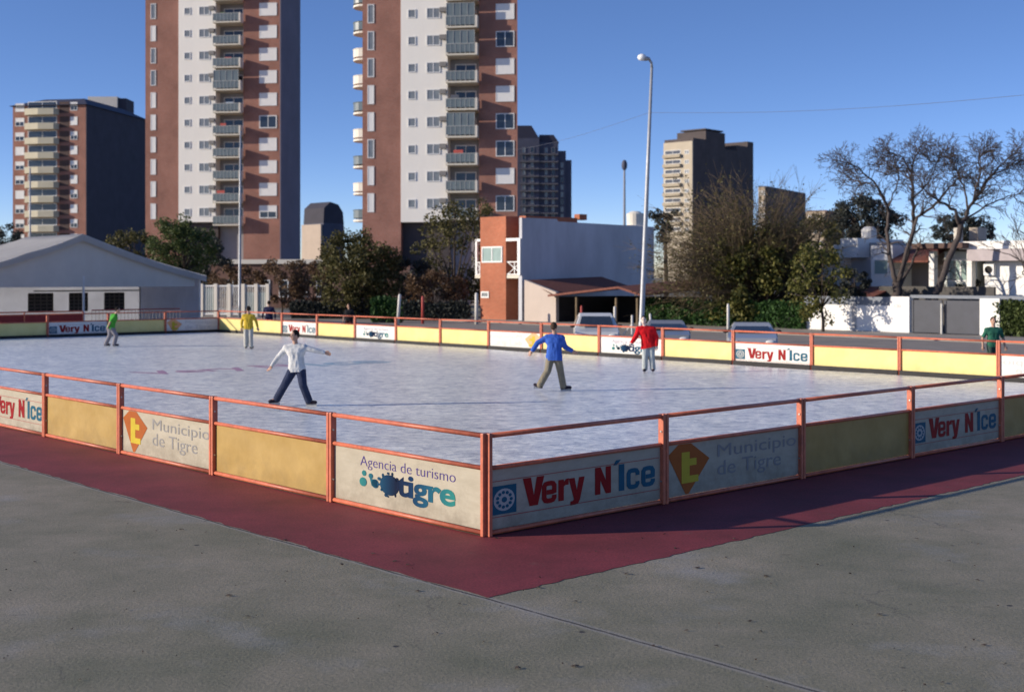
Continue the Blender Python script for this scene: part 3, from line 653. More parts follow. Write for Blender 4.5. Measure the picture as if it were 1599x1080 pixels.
a0, a1, zz0, zz1 = at(137, 0, 270).x, at(183, 0, 270).x, at(0, 172, 240).z+.004, at(0, 151, 270).z
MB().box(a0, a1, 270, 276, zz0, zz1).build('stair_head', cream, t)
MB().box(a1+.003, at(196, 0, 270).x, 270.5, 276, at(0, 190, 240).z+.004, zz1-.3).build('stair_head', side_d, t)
for k in range(8):
    z = 6+k*2.9
    for pxx in (150, 164): win(t, at(pxx, 0, 245).x, at(pxx+7, 0, 245).x, z, z+1.4, 243.0 + (pxx-134)*-.0 - .0, 'glass') if False else None

# dark stepped block right of the second tower
def stepped(label, spec, D, m, rows, seed, dz=2.9, parts=None):
    t = thing('apartment_block', label, 'apartment block', (at(spec[0][0], 0, D).x, D, 0)); X0 = at(spec[0][0], 0, D).x
    for i, (xa, xb, yt) in enumerate(spec):
        MB().box(at(xa, 0, D).x-X0, at(xb, 0, D).x-X0-.004, i*.4, 14, 0, at(0, yt, D).z).build('wall', m, t)
    return t, X0
t, X0 = stepped('dark navy stepped block partly behind the right edge of the second tower', [(800, 842, 216), (842, 872, 222), (872, 884, 235), (884, 893, 249)], 215, navy_b, 12, 1)
mans = MB(); D = 215
xa, xb, za, zb = at(800, 0, D).x-X0, at(842, 0, D).x-X0, at(0, 216, D).z+.004, at(0, 196, D).z
mans.xprism([(xa, za), (xb, za), (xb-1.3, zb), (xa, zb)], .2, 13); xa, xb, za, zb = xb+.01, at(873, 0, D).x-X0, at(0, 222, D).z+.004, at(0, 210, D).z
mans.xprism([(xa, za), (xb, za), (xb-.9, zb), (xa, zb)], .6, 13)
mans.build('mansard_roof', mat('black slate', (0.035, 0.035, 0.06), .6), t)
for k in range(12):
    py = 226+k*11.5; z = at(0, py, D).z-1.4
    for pxx in (815, 828, 850, 861, 875): 
        yy = .0 if pxx < 842 else (.4 if pxx < 872 else .8)
        if pxx == 875 and py < 240: continue
        win(t, at(pxx, 0, D).x-X0, at(pxx+6, 0, D).x-X0, z, z+1.0, yy-.01, 'grey' if (k+pxx) % 3 else 'glass')
    for xa_, xb_, yy in ((812, 841.5, 0), (842.5, 871.5, .4)): MB().box(at(xa_, 0, D).x-X0, at(xb_, 0, D).x-X0, yy-.5, yy-.003, z-.35, z-.12).build('ledge', mat('grey ledge', (0.13, 0.125, 0.14), .8), t)

dim_f = mat('dim window frame', (.17, .17, .19), .7)  # frames darkened in their colour to paint in this block's shade
for ch in t.children:
    if ch.name.startswith('window'): ch.data.materials[0] = dim_f
# right beige and brown high-rise
fR = Fac(1036, 372, 42)
t = fR.thing('apartment_block', 'beige high block with a dark brown long side and stepped roof, above the bushy tree', 'apartment block')
sE = fR.s(1081); top = fR.z(1058, 222)
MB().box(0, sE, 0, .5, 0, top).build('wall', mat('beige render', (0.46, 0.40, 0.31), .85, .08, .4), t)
def backs(px): # along the right flank, which recedes along local +y from (sE, 0)
    P = fR.P + fR.r*sE; n = Vector((math.sin(fR.a), math.cos(fR.a), 0)); kk = (px-799.5)/F
    return (kk*P.y-P.x)/(n.x-kk*n.y)
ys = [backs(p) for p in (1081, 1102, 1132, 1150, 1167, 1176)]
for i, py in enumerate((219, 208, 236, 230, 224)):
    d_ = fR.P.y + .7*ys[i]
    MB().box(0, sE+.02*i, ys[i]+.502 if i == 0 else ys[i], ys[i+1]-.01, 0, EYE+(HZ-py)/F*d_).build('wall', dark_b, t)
MB().box(1, sE-.3, ys[1]+.3, ys[2]-.5, EYE+(HZ-208)/F*380, EYE+(HZ-206)/F*380).build('tank_room', dark_b, t)
for k in range(9):
    z = fR.z(1058, 246+15*k); 
    MB().box(.2, fR.s(1064), -.9, -.003, z, z+.9).build('balcony', mat('tan balcony', (0.38, 0.33, 0.25), .85), t)
    win(t, .5, fR.s(1063), z+.95, z+2.2, -.01, 'glass')
    win(t, fR.s(1069), fR.s(1076), z+.8, z+1.9, -.01, 'grey')

# smaller far blocks
def slab(px0, px1, pxc, ytop, D, mL, mR, label, a=40, dome=False, rows=0):
    f = Fac(px0, D, a); t = f.thing('apartment_block', label, 'apartment block'); s = f.s(pxc)
    P = f.P + f.r*s; n = Vector((math.sin(f.a), math.cos(f.a), 0)); kk = (px1-799.5)/F; dd = (kk*P.y-P.x)/(n.x-kk*n.y)
    zt = f.z(pxc, ytop); MB().box(0, s-.3, 0, .6, 0, zt).build('wall', mL, t)
    MB().box(0, s, .602, dd, 0, zt+.3).build('wall', mR, t)
    for r_ in range(rows):
        for j in range(3): x = s*(.12+.28*j); win(t, x, x+s*.16, zt-2.2-r_*3, zt-.9-r_*3, -.01, 'grey' if (j+r_) % 2 else 'glass')
    if dome:
        o = MB(); pr = [(.602, zt+.305), (dd, zt+.305), (dd*.96, zt+3.2), (dd*.75, zt+5.2), (dd*.4, zt+5.8), (dd*.12, zt+4.2)]
        n_ = len(pr); o.add([(0, y, z) for y, z in pr]+[(s, y, z) for y, z in pr], [tuple(range(n_)), tuple(reversed(range(n_, 2*n_)))]+[((i+1) % n_, i, n_+i, n_+(i+1) % n_) for i in range(n_)])
        o.build('curved_roof', side_d, t)
    return t
slab(471, 537, 502, 350, 330, mat('pinkish render', (.44, .36, .30), .85, .08, .4), navy_b, 'distant pinkish block with a dark curved roof between the two towers', 45, True)
slab(1184, 1258, 1196, 292, 340, mat('tan render', (.42, .34, .25), .85, .1, .3), dark_b, 'distant brown block with a roof room behind the bushy tree', 30, False, 4)
slab(1258, 1318, 1290, 330, 300, mat('tan render', (.42, .34, .25)), brick_dk, 'distant low block with pale balconies between the bushy tree and the dark evergreen', 30, False, 3)

# brick house with the bare grey party wall
fb = Fac(815, 80, RK_A)
t = fb.thing('brick_house', 'two storey orange brick house with a long bare grey party wall', 'house')
zt = fb.z(815, 338); W0 = fb.s(750)
za = 6.75
o = MB(); sA = fb.s(790); 
o.box(W0, sA, 0, 5, 0, za); o.build('wall', brick_b, t)
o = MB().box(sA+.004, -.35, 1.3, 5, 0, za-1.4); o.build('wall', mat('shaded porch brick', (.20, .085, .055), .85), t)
MB().box(sA+.004, -.02, .0, 5, za-1.38, za-.10).build('wall', brick_b, t) if False else None
MB().box(sA+.9, -.02, .35, 5, 5.35, za-.02).build('wall', brick_b, t)
MB().box(-.34, -.02, .03, 5, 0, 5.34).build('wall', bluegrey, t)
pw = MB(); pw.add([(0, .0, 0), (0, 12.6, 0), (0, 12.6, 6.35), (0, 3.2, 6.45), (0, 3.1, 6.6), (0, 0.0, 6.6), (-.25, .0, 0), (-.25, 12.6, 0), (-.25, 12.6, 6.35), (-.25, 3.2, 6.45), (-.25, 3.1, 6.6), (-.25, 0.0, 6.6)],
                  [(0, 1, 2, 3, 4, 5), (11, 10, 9, 8, 7, 6)]+[(i, 6+i, 6+(i+1) % 6, (i+1) % 6) for i in range(6)])
pw.build('party_wall', bluegrey, t, normals=True)
MB().box(W0+.3, -.3, 5.0, 12.4, 0, 6.1).build('wall', brick_dk, t)
win(t, fb.s(753), fb.s(785), fb.z(765, 410), fb.z(765, 385), -.01, 'teal')
win(t, fb.s(752), fb.s(764), fb.z(758, 465), fb.z(758, 455), -.01, 'grey')
win(t, -.30, -.05, 4.0, 4.75, .02, 'blind')
zr0, zr1 = fb.z(800, 429), fb.z(800, 408)
def lattice(x0, x1, y, z0, z1):
    o = MB(); o.box(x0, x1, y-.03, y+.03, z1-.07, z1); o.box(x0, x1, y-.03, y+.03, z0, z0+.07)
    o.tube([(x0, y, z0), (x1, y, z1)], .035, 5); o.tube([(x0, y, z1), (x1, y, z0)], .035, 5); o.box((x0+x1)/2-.03, (x0+x1)/2+.03, y-.02, y+.02, z0, z1)
    return o.build('balcony_railing', frame_w, t)
lattice(sA+.01, -.1, .1, zr0, zr1); lattice(fb.s(738), W0-.01, .3, zr0, zr1)
MB().box(sA, -.05, .05, 1.29, zr0-.22, zr0-.02).build('balcony', slabm, t); MB().box(fb.s(737), W0-.004, .25, 2, zr0-.22, zr0-.02).build('balcony', slabm, t)
MB().box(-.30, -.05, -.12, .0, zr0-.02, 5.3).build('column', frame_w, t); x = fb.s(738); MB().box(x-.08, x+.08, .3, .45, zr0-.2, fb.z(740, 373)).build('column', frame_w, t)
MB().box(x-.1, W0-.004, .3, .42, fb.z(740, 377), fb.z(740, 373)).build('beam', frame_w, t); MB().box(sA+.004, -.32, .0, .12, 5.15, 5.33).build('beam', frame_w, t)
MB().box(-.5, -.02, 5.2, 5.9, 6.62, 7.0).build('chimney', brick_b, t)

# low tile roofed shed beside it
fs_ = Fac(818, 79.4, RK_A)
t = fs_.thing('tiled_shed', 'low open shed with a terracotta tile roof before the grey party wall', 'shed')
b1 = fs_.s(868); zt0 = fs_.z(820, 437); zt1 = fs_.z(866, 456)
MB().xprism([(.05, 0), (b1, 0), (b1, zt1), (.05, zt0)], 0, .25).build('wall', mat('beige render wall', (0.50, 0.42, 0.36), .85, .08, .5), t)
sR_ = fs_.s(1004); sA_ = fs_.s(974); zE = fs_.z(872, 460); zA = fs_.z(974, 447); zR = fs_.z(1003, 459)
rf = MB(); L_ = 7.0
for (xa, zaa, xb, zbb) in ((b1-.2, zE, sA_, zA), (sA_, zA, sR_+.3, zR)):
    rf.add([(xa, -.5, zaa), (xb, -.5, zbb), (xb, L_, zbb+.45), (xa, L_, zaa+.45), (xa, -.5, zaa-.12), (xb, -.5, zbb-.12), (xb, L_, zbb+.33), (xa, L_, zaa+.33)],
           [(0, 1, 2, 3), (7, 6, 5, 4), (0, 4, 5, 1), (1, 5, 6, 2), (2, 6, 7, 3), (3, 7, 4, 0)])
rf.add([(.05, .25, zt0), (b1-.2, -.2, zE+.01), (b1-.2, L_, zE+.46), (.05, L_, zt0+.2)], [(0, 1, 2, 3)])
rf.build('roof', tile, t, normals=True)
MB().box(b1, sR_, 5.5, 5.7, 0, zE-.13).build('back_wall', dark_in, t); MB().box(b1-.12, b1-.004, .26, 5.49, 0, zE-.13).build('side_wall', dark_in, t)  # near-black walls paint the shed's inner shade; side wall added for it
MB().box(b1-.2, sA_, -.53, -.502, zE-.14, zE+.02).build('fascia', bark_b, t) if False else None
for xx in (b1+2.0, b1+5.2, sR_-.2): MB().box(xx-.06, xx+.06, -.3, -.18, 0, zE-.13).build('post', bark_b, t)

# white house, garden wall and gates on the right
fw = facrk(1255, 47.5)
t = fw.thing('garden_wall', 'white rendered garden wall with shade painted along its top in front of the white house', 'wall')
zc_ = lambda p, y: fw.z(p, y)
s0, s1, s2 = 0, fw.s(1391), fw.s(1421)
MB().box(s0, s1, 0, .25, .13, zc_(1330, 476)).build('wall', whitew, t)
MB().box(s0, s1, .03, .25, zc_(1330, 476)+.002, zc_(1330, 463)).build('wall', mat('band shade and lintel grey', (.20, .22, .25), .8), t)  # upper strip darkened in its colour to paint the shading there
MB().box(s1+.003, s2, -.08, .3, .13, zc_(1400, 463)).build('pillar', whitew, t)
xx = fw.s(1334); MB().box(xx-.1, xx+.12, -.05, -.002, .13, zc_(1335, 472)).build('pilaster', mat('grey pilaster', (.45, .45, .45), .8), t)
xx = fw.s(1403); 
nv, nf = textmesh('120', 1, extrude=0); nv = fit(nv, xx-.16, xx+.16, 1.35, 1.5); o = MB(); o.add([(v.x, -.084, v.y) for v in nv], nf); o.build('house_number', grey_ink, t)
MB().box(fw.s(1531), fw.s(1562), -.08, .3, .13, zc_(1545, 466)).build('pillar', whitew, t)
MB().box(s2, fw.s(1600)+4, .02, .22, zc_(1480, 466), zc_(1480, 461)).build('lintel', mat('band shade and lintel grey', (.2, .22, .25)), t)
gt = fw.thing('driveway_gate', 'dark grey double driveway gate between white pillars', 'gate')
gm = mat('dark grey gate', (.05, .055, .072), .6, .12, 2)
xm = fw.s(1472)
for xa, xb in ((s2+.06, xm-.06), (xm+.06, fw.s(1530)-.04)):
    lf = MB().box(xa, xb, .06, .10, .16, zc_(1480, 469)).build('gate_leaf', gm, gt)
    o = MB(); 
    for i in range(2): x_ = xa+.05+(xb-xa-.1)*i; o.box(x_-.05, x_+.05, .03, .058, .16, zc_(1480, 469))
    o.build('frame', gm, lf)
MB().tube([(xm, -.1, .13), (xm, -.1, zc_(1475, 474))], .055, 8).build('centre_post', mat('pale post', (.55, .54, .5), .6), gt)

fh = facrk(1235, 53.5)
t = fh.thing('white_house', 'white house with drum shaped tank, red tile canopy and flat roofs behind garden wall', 'house')
z_ = fh.z
def hb(name, xa, xb, ya, yb, m, y0=0, y1=6, base=False):
    return MB().box(fh.s(xa), fh.s(xb)-.006, y0, y1, 0 if base else z_((xa+xb)/2, yb), z_((xa+xb)/2, ya)).build(name, m, t)
hb('wall', 1238, 1303, 402, 0, whitew, 0, 6, True)
hb('wall', 1303, 1311, 382, 0, whitew, -.1, 5, True)
hb('wall', 1311, 1338, 372, 402, whitew, .1, 5)
hb('wall', 1311, 1357, 402.2, 0, mat('shade tinted render', (.44, .43, .45), .85, .08, .6), 1.2, 6, True)  # lilac grey puts this set-back block's shade into its colour
hb('wall', 1338, 1357, 378, 402, grey_r, 1.3, 5)
xc = fh.s(1327); tk = MB(); tk.tube([(xc, 2.0, z_(1327, 371.9)), (xc, 2.0, z_(1327, 358)), (xc, 2.0, z_(1327, 356)), (xc, 2, z_(1327, 352.5))], [.42, .45, .4, .25], 16); tk.build('water_tank', mat('pale tank', (.62, .60, .56), .6, .08), t)
hb('wall', 1357, 1391, 383, 0, whitew, .2, 6, True)
win(t, fh.s(1361), fh.s(1386), z_(1372, 430), z_(1372, 404), .18, 'teal')
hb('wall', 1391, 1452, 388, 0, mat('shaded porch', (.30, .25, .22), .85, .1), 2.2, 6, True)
can = MB(); can.add([(fh.s(1389), -.2, z_(1420, 407)), (fh.s(1452), -.2, z_(1420, 407)), (fh.s(1452), 2.2, z_(1420, 392)+.2), (fh.s(1389), 2.2, z_(1420, 392)+.2)], [(0, 1, 2, 3)])
can.add([(fh.s(1389), -.2, z_(1420, 407)-.1), (fh.s(1452), -.2, z_(1420, 407)-.1), (fh.s(1452), -.2, z_(1420, 407)-.002), (fh.s(1389), -.2, z_(1420, 407)-.002)], [(0, 1, 2, 3)]); can.build('tile_canopy', tile, t)
hb('column', 1452, 1460, 392, 0, whitew, -.1, .3, True); hb('column', 1511, 1519, 386, 0, whitew, -.1, .3, True)
hb('wall', 1460, 1511, 392, 0, mat('greenish render', (.52, .56, .54), .8, .06), 1.0, 6, True)
win(t, fh.s(1466), fh.s(1506), z_(1485, 440), z_(1485, 404), .98, 'teal')
hb('flat_roof', 1437, 1516, 380, 388, mat('brown roof slab', (.10, .06, .05), .8), -.9, 6)
hb('wall', 1519, 1535, 392, 0, grey_r, 1.5, 6, True)
hb('wall', 1535, 1640, 407, 0, whitew, .2, 6, True)
hb('fascia', 1519, 1640, 389, 407, mat('mauve fascia', (.42, .37, .38), .8), -.6, 6)
hb('flat_roof', 1500, 1640, 376, 388.5, whitew, -.2, 6)
hb('chimney', 1460, 1466, 354, 379.5, cream, 2, 2.6); hb('chimney', 1470, 1484, 353, 379.5, mat('tan chimney', (.40, .34, .28), .8), 3, 4)
o = MB(); o.box(fh.s(1537), fh.s(1553), -.1, .19, z_(1545, 430), z_(1545, 412)); o.tube([((fh.s(1537)+fh.s(1553))/2, -.104, (z_(1545, 430)+z_(1545, 412))/2), ((fh.s(1537)+fh.s(1553))/2, -.13, (z_(1545, 430)+z_(1545, 412))/2)], .2, 12, 1); o.build('air_conditioner', [frame_w, dark_in], t)
can = MB(); ftile = [(fh.s(1312), -3.4, z_(1350, 461)-.25), (fh.s(1402), -3.4, z_(1350, 461)-.25), (fh.s(1402), -.3, z_(1350, 447)), (fh.s(1312), -.3, z_(1350, 447))]
can.add(ftile + [(x, y, z-.1) for x, y, z in ftile], [(0, 1, 2, 3), (7, 6, 5, 4), (0, 4, 5, 1), (1, 5, 6, 2), (3, 7, 4, 0)]); can.build('tile_canopy', tile, t)
hb('wall', 1391, 1570, 447, 0, mat('hedge shadow sheet', (.085, .08, .075), .85, .15), -1.2, -1.0, True)  # dark upright sheet added to paint the hedge's shadow behind the garden wall

# ------------------------------------------------------------------ the marquee
def translucent(m, f):
    n = m.node_tree.nodes; l = m.node_tree.links.new; b = n['Principled BSDF']; tr = n.new('ShaderNodeBsdfTranslucent'); l(b.inputs['Base Color'].links[0].from_socket, tr.inputs[0])
    mx = n.new('ShaderNodeMixShader'); mx.inputs[0].default_value = f; l(b.outputs[0], mx.inputs[1]); l(tr.outputs[0], mx.inputs[2]); l(mx.outputs[0], n['Material Output'].inputs[0])
translucent(tent_m, .4); translucent(tent_in, .65)
tp = RK(59.0, 21.5)
t = thing('marquee_tent', 'grey open fronted marquee with lattice windows in its back wall', 'tent', tp, RZV)
HWt, LT, ZE, ZP, ZV = 7.5, 7.8, 3.04, 5.3, 2.30
rf = MB(); ov = .25
prof = []
for i in range(13):
    u_ = i/12; x = -HWt-ov + u_*(HWt+ov); prof.append((x, ZE-.08 + (ZP-ZE+.08)*u_ - .16*math.sin(math.pi*u_)))
prof += [(-x, z) for x, z in reversed(prof[:-1])]
n = len(prof); ys_ = [-.3, 0, 2.6, 5.2, LT, LT+.2]; vs = []
for y in ys_:
    dz = -.08 if y in (-.3, LT+.2) else (-.05 if y in (2.6, 5.2) else 0)
    vs += [(x, y, z+dz*abs(math.sin(x))) for x, z in prof]
fs2 = [(j*n+i, j*n+i+1, (j+1)*n+i+1, (j+1)*n+i) for j in range(len(ys_)-1) for i in range(n-1)]
rf.add(vs, fs2); rf.add([(x, y, z-.03) for x, y, z in vs], [tuple(reversed(f)) for f in fs2])
lo = [(x, -.3, z) for x, z in prof]; rf.add(lo + [(x, -.31, z-.38) for x, y, z in lo], [(i, n+i, n+i+1, i+1) for i in range(n-1)])
rf.build('roof', tent_m, t, smooth=True)
gb = MB(); low = [(x, -.05, z-.2) for x, z in prof if abs(x) <= HWt]; m_ = len(low)
gb.add(low + [(x, -.05 + .03*math.sin(x*3), ZV) for x, y, z in low], [(i, m_+i, m_+i+1, i+1) for i in range(m_-1)]); gb.build('gable', tent_gab, t)
sd = MB(); sd.box(-HWt-.02, -HWt, 0, LT, 0.02, ZE-.1); sd.build('side_wall', tent_in, t)
sd = MB(); sd.box(HWt-.03, HWt, 0.1, LT, 0.02, ZE-.1); sd.build('side_wall', tent_in, t)
bw_ = MB(); bw_.box(-HWt, HWt-.04, LT-.05, LT, 0.02, ZE); bw_.build('back_wall', tent_in, t)
bw_ = MB(); bw_.add([(-HWt, LT-.02, ZE+.004), (HWt, LT-.02, ZE+.004), (HWt, LT-.02, ZE+.02), (0, LT-.02, ZP-.04), (-HWt, LT-.02, ZE+.02)], [(0, 1, 2, 3, 4)]); bw_.build('rear_gable', tent_m, t)
latm = mat('dark lattice', (.05, .045, .045), .7)
for px_a, px_b in ((43, 81), (107, 135), (162, 192)):
    def bx(px):
        P = tp + UU*LT; k = (px-799.5)/F; return (k*P.y-P.x)/(VV.x-k*VV.y)
    x0, x1 = bx(px_a), bx(px_b); o = MB(); o.box(x0, x1, LT-.12, LT-.052, .75, 1.85); 
    w = o.build('window', latm, t); o = MB()
    nx = max(4, int((x1-x0)/.35))
    for i in range(nx+1): xx = x0+(x1-x0)*i/nx; o.box(xx-.03, xx+.03, LT-.16, LT-.123, .75, 1.85)
    for j in range(6): zz = .75+1.1*j/5; o.box(x0, x1, LT-.19, LT-.162, zz-.03, zz+.03)
    o.build('lattice', mat('grey lattice bars', (.16, .14, .13), .7), w)
MB().box(bx(52), bx(217), LT-.11, LT-.052, 1.95, 2.05).build('trim', frame_w, t)
for x, y in ((-HWt+.05, 0), (HWt-.05, -.02), (0.15, 0), (-3.8, LT-.25), (HWt-.15, LT-.2)):
    MB().box(x-.05, x+.05, y-.05, y+.05, 0, ZE-.12).build('pole', alu, t)

# dark red barriers standing between tent and rink
t = thing('dark_red_barrier', 'dark red solid barrier between the tent and the shaded rink fence', 'barrier', RK(52, 18.5), RZV)
MB().box(-12, 0, 0, .05, .05, 1.0).build('panel', redbar, t); MB().tube([(-12, 0, 1.13), (0, 0, 1.13)], .035, 8).build('rail', orange, t)
for i in range(5): MB().box(-12+3*i-.03, -12+3*i+.03, -.03, .03-.005, 0, 1.1).build('post', orange, t)
t = thing('crowd_barrier', 'low dark red railing with upright bars before the tent opening', 'barrier', RK(52.5, 19.2), RZV)
MB().tube([(0, 0, 1.15), (5.0, 0, 1.15)], .03, 8).build('rail', redbar, t); MB().tube([(0, 0, .2), (5.0, 0, .2)], .025, 8).build('rail', redbar, t)
o = MB()
for i in range(26): o.tube([(.2*i, 0, .2), (.2*i, 0, 1.15)], .012, 5)
o.build('bars', mat('grey bars', (.2, .19, .19), .6), t)

# ------------------------------------------------------------------ lamp posts, poles, cables, small street things
def lamp(name, px, pyt, pyl, D, r0, r1, lean, head, label):
    base = at(px, 0, D); base.z = 0; top = at(px, pyt, D).z
    t = thing(name, label, 'street lamp', base); t.rotation_euler = (0, R(lean), 0)
    MB().tube([(0, 0, 0), (0, 0, .9), (0, 0, .95), (0, 0, top*.6), (0, 0, top)], [r0*1.15, r0*1.15, r0, (r0+r1)/2, r1], 12).build('pole', galv, t, smooth=True)
    if head:
        MB().tube([(0, 0, top), (-.03, -.05, top+.22), (-.15, -.1, top+.36), (-.34, -.15, top+.42)], [r1, r1*.9, r1*.9, r1*.9], 8).build('arm', galv, t, smooth=True)
        hd = MB(); hd.ball((-.36, -.18, top+.36), (.28, .17, .10)); h = hd.build('lamp_head', mat('lamp housing', (.35, .36, .38), .5), t, smooth=True)
        MB().ball((-.46, -.22, top+.40), (.20, .16, .15)).build('lamp_bowl', lampw, h, smooth=True)
    return t
lamp('street_lamp', 1000.5, 106, 95, 55, .115, .06, 2.3, True, 'tall galvanised street lamp with a white lamp bowl behind the red jacketed skater')
lamp('street_lamp', 374, 205, 205, 90, .10, .06, 0.3, False, 'tall plain grey lamp pole in front of the left tower')
lamp('street_lamp', 47, 262, 262, 112, .09, .06, 0, False, 'thin grey pole in front of the far left block with yellow balconies')
cb = MB(); pts = []
A, B_, C_ = at(790, 236, 95), at(1014, 176, 55), at(1680, 141, 40)
for (p, q) in ((A, B_), (B_, C_)):
    for i in range(13):
        w = p.lerp(q, i/12); w.z -= .25*math.sin(math.pi*i/12); pts.append(w)
cb.tube(pts, .007, 5); tag(cb.build('overhead_cable', mat('black cable', (.10, .11, .14), .7)), 'thin overhead cable crossing the sky from the right tower past the street lamp', 'cable')
t = thing('radio_mast', 'thin distant mast with a dark basket top left of the street lamp', 'mast', (at(975, 0, 260).x, 260, 0))
MB().tube([(0, 0, 0), (0, 0, at(0, 266, 260).z)], [.35, .2], 8).build('pole', mat('grey mast', (.26, .28, .33), .7), t)
MB().ball((0, 0, at(0, 258, 260).z), (.6, .6, 1.1)).build('basket', navy_b, t)
t = thing('roof_tank', 'cream rooftop water tank just left of the street lamp', 'water tank', (at(992, 0, 96).x, 96, 0))
zz = at(0, 352, 96).z; MB().tube([(0, 0, zz), (0, 0, at(0, 334, 96).z), (0, 0, at(0, 330, 96).z)], [.62, .66, .3], 16).build('tank', cream, t); MB().box(-.7, .7, -.7, .7, 0, zz).build('stand', bluegrey, t)
def post(px, pyt, D, r, lean, m, label, group=None):
    b_ = at(px, 0, D); b_.z = 0; h = at(px, pyt, D).z
    o = MB(); o.tube([(0, 0, 0), (0, 0, h*.96), (0, 0, h)], [r, r*.9, r*.5], 8); ob = o.build('street_post', m, None, smooth=True)
    ob.location = b_; ob.rotation_euler = (0, R(lean), 0); tag(ob, label, 'post', group); return ob
wp = mat('white post paint', (.62, .60, .56), .6, .1)
post(621, 459, 76, .10, 4, wp, 'leaning white post beside the bright green hedge')
post(744, 457, 77, .11, 0, wp, 'white post before the brick house corner')
post(1137, 474, 52, .06, 0, wp, 'white post in front of the green hedge, above the far fence')
post(1020, 489, 50, .05, -5, wp, 'short white leaning post beside the street lamp foot')
post(960, 478, 62, .07, 0, wp, 'white post at the open side of the tiled shed')
def stand(px, pyt, D, label):
    b_ = at(px, 0, D); b_.z = 0; t = thing('tripod_stand', label, 'post', b_, .4, 'white tripod stands by the tiled shed'); h = at(px, pyt, D).z
    MB().tube([(0, 0, .05), (0, 0, h)], .055, 8).build('pole', wp, t, smooth=True)
    for k in range(3): a_ = 2.1*k; MB().tube([(0, 0, .55), (.5*math.cos(a_), .5*math.sin(a_), .02)], .03, 6).build('leg', wp, t)
stand(938, 500, 63, 'short white tripod barrier stand behind the car by the tiled shed')
stand(987, 492, 63, 'white tripod barrier stand just left of the street lamp foot')
post(908, 477, 62, .06, 0, mat('red post paint', (.4, .06, .05), .6), 'red post beside the van before the tiled shed')
post(660, 462, 78, .09, 0, mat('red post paint', (.4, .06, .05)), 'dark red post before the shaded brick wall')
# white entrance fence behind the tent
fe = Fac(314, 92, 12); t = fe.thing('white_entrance_fence', 'white post and bar fence with greenish panes right of the tent', 'fence')
W = fe.s(421); zt = fe.z(370, 443)
for p in (315, 337, 358, 380, 400, 418): x = fe.s(p); MB().box(x-.13, x+.13, -.1, .1, 0, zt).build('post', cream, t)
o = MB()
for i in range(34): x = .1+(W-.2)*i/33; o.box(x-.02, x+.02, -.02, .02, .2, zt-.15)
o.box(0, W, -.03, .03, zt-.2, zt-.1); o.box(0, W, -.03, .03, .15, .25); o.build('bars', frame_w, t)
MB().box(fe.s(317), fe.s(336), .04, .08, .3, zt-.3).build('pane', glass_t, t); MB().box(fe.s(381), fe.s(417), .04, .08, .3, zt-.6).build('pane', glass_t, t)

# cars
def car(px, D, rz, paint, label, van=False, Hc=1.26):
    p = at(px, 0, D); p.z = 0.0; t = thing('parked_car', label, 'car', p, rz, 'cars parked along the road')
    Wc = .84; Hc = 1.46 if van else Hc
    prof = [(-2.1, .38), (-2.08, .62), (-1.95, .80), (-1.05, .92), (-.45, Hc-.12), (-.15, Hc), (1.15, Hc-.02), (1.75, .95), (2.05, .88), (2.1, .40), (2.0, .24), (-2.0, .24)]
    o = MB(); n = len(prof); vs = []
    for y, sc in ((-Wc, 0), (-Wc+.06, 1), (Wc-.06, 1), (Wc, 0)):
        for x, z in prof:
            k = 1.0 if z <= .95 else 1 - .24*(z-.95)/(Hc-.95)
            vs.append((x if sc else x*.985, y*k, z if sc else (z if z < .95 else z-.03)))
    fs3 = [(j*n+i, (j+1)*n+i, (j+1)*n+(i+1) % n, j*n+(i+1) % n) for j in range(3) for i in range(n)] + [tuple(range(n)), tuple(reversed(range(3*n, 4*n)))]
    o.add(vs, fs3); body = o.build('body', paint, t, smooth=False, normals=True, bevel=.03)
    gl = MB(); zh = Hc-.13
    gl.add([(-1.06, -.66, .96), (-1.06, .66, .96), (-.50, .56, zh), (-.50, -.56, zh)], [(0, 1, 2, 3)]); gl.v = [(x-.035, y, z+.02) for x, y, z in gl.v]; gl.build('windscreen', glass, t)
    gl = MB(); gl.add([(1.74, -.66, .98), (1.74, .66, .98), (1.24, .56, zh), (1.24, -.56, zh)], [(3, 2, 1, 0)]); gl.v = [(x+.04, y, z+.015) for x, y, z in gl.v]; gl.build('rear_window', glass, t)
    MB().box(-2.13, -2.10, -.62, .62, .30, .40).build('bumper', black_r, t); MB().box(-2.112, -2.085, -.40, .40, .55, .66).build('grille', black_r, t)
    MB().box(-2.145, -2.132, -.24, .24, .32, .42).build('number_plate', mat('blank plate', (.5, .5, .48), .5), t)
    for s in (-1, 1):
        MB().ball((-.85, s*(Wc+.07), .98), (.06, .10, .07)).build('mirror', black_r, t, smooth=True)
        gl = MB()
        for xa, xb, xc, xd in ((-.92, .28, .28, -.42), (.36, 1.45, 1.08, .36)):
            gl.add([(xa, s*(Wc+.012), .97), (xb, s*(Wc+.012), .97), (xc, s*(Wc*.83), zh), (xd, s*(Wc*.83), zh)], [(0, 1, 2, 3)])
        gl.build('side_window', glass, t)
        MB().ball((-2.03, s*.6, .66), (.07, .17, .08)).build('headlight', mat('headlight lens', (.7, .7, .68), .15), t, smooth=True)
        MB().ball((2.06, s*.66, .76), (.05, .12, .09)).build('tail_light', mat('tail light', (.4, .02, .02), .2), t, smooth=True)
        for x in (-1.3, 1.3):
            w = MB().tube([(x, s*.66, .31), (x, s*.68, .31), (x, s*.85, .31), (x, s*.87, .31)], [.27, .31, .31, .27], 18).build('wheel', black_r, t)
            MB().tube([(x, s*.871, .31), (x, s*.885, .31)], .19, 12).build('rim', steel, w)
    return t
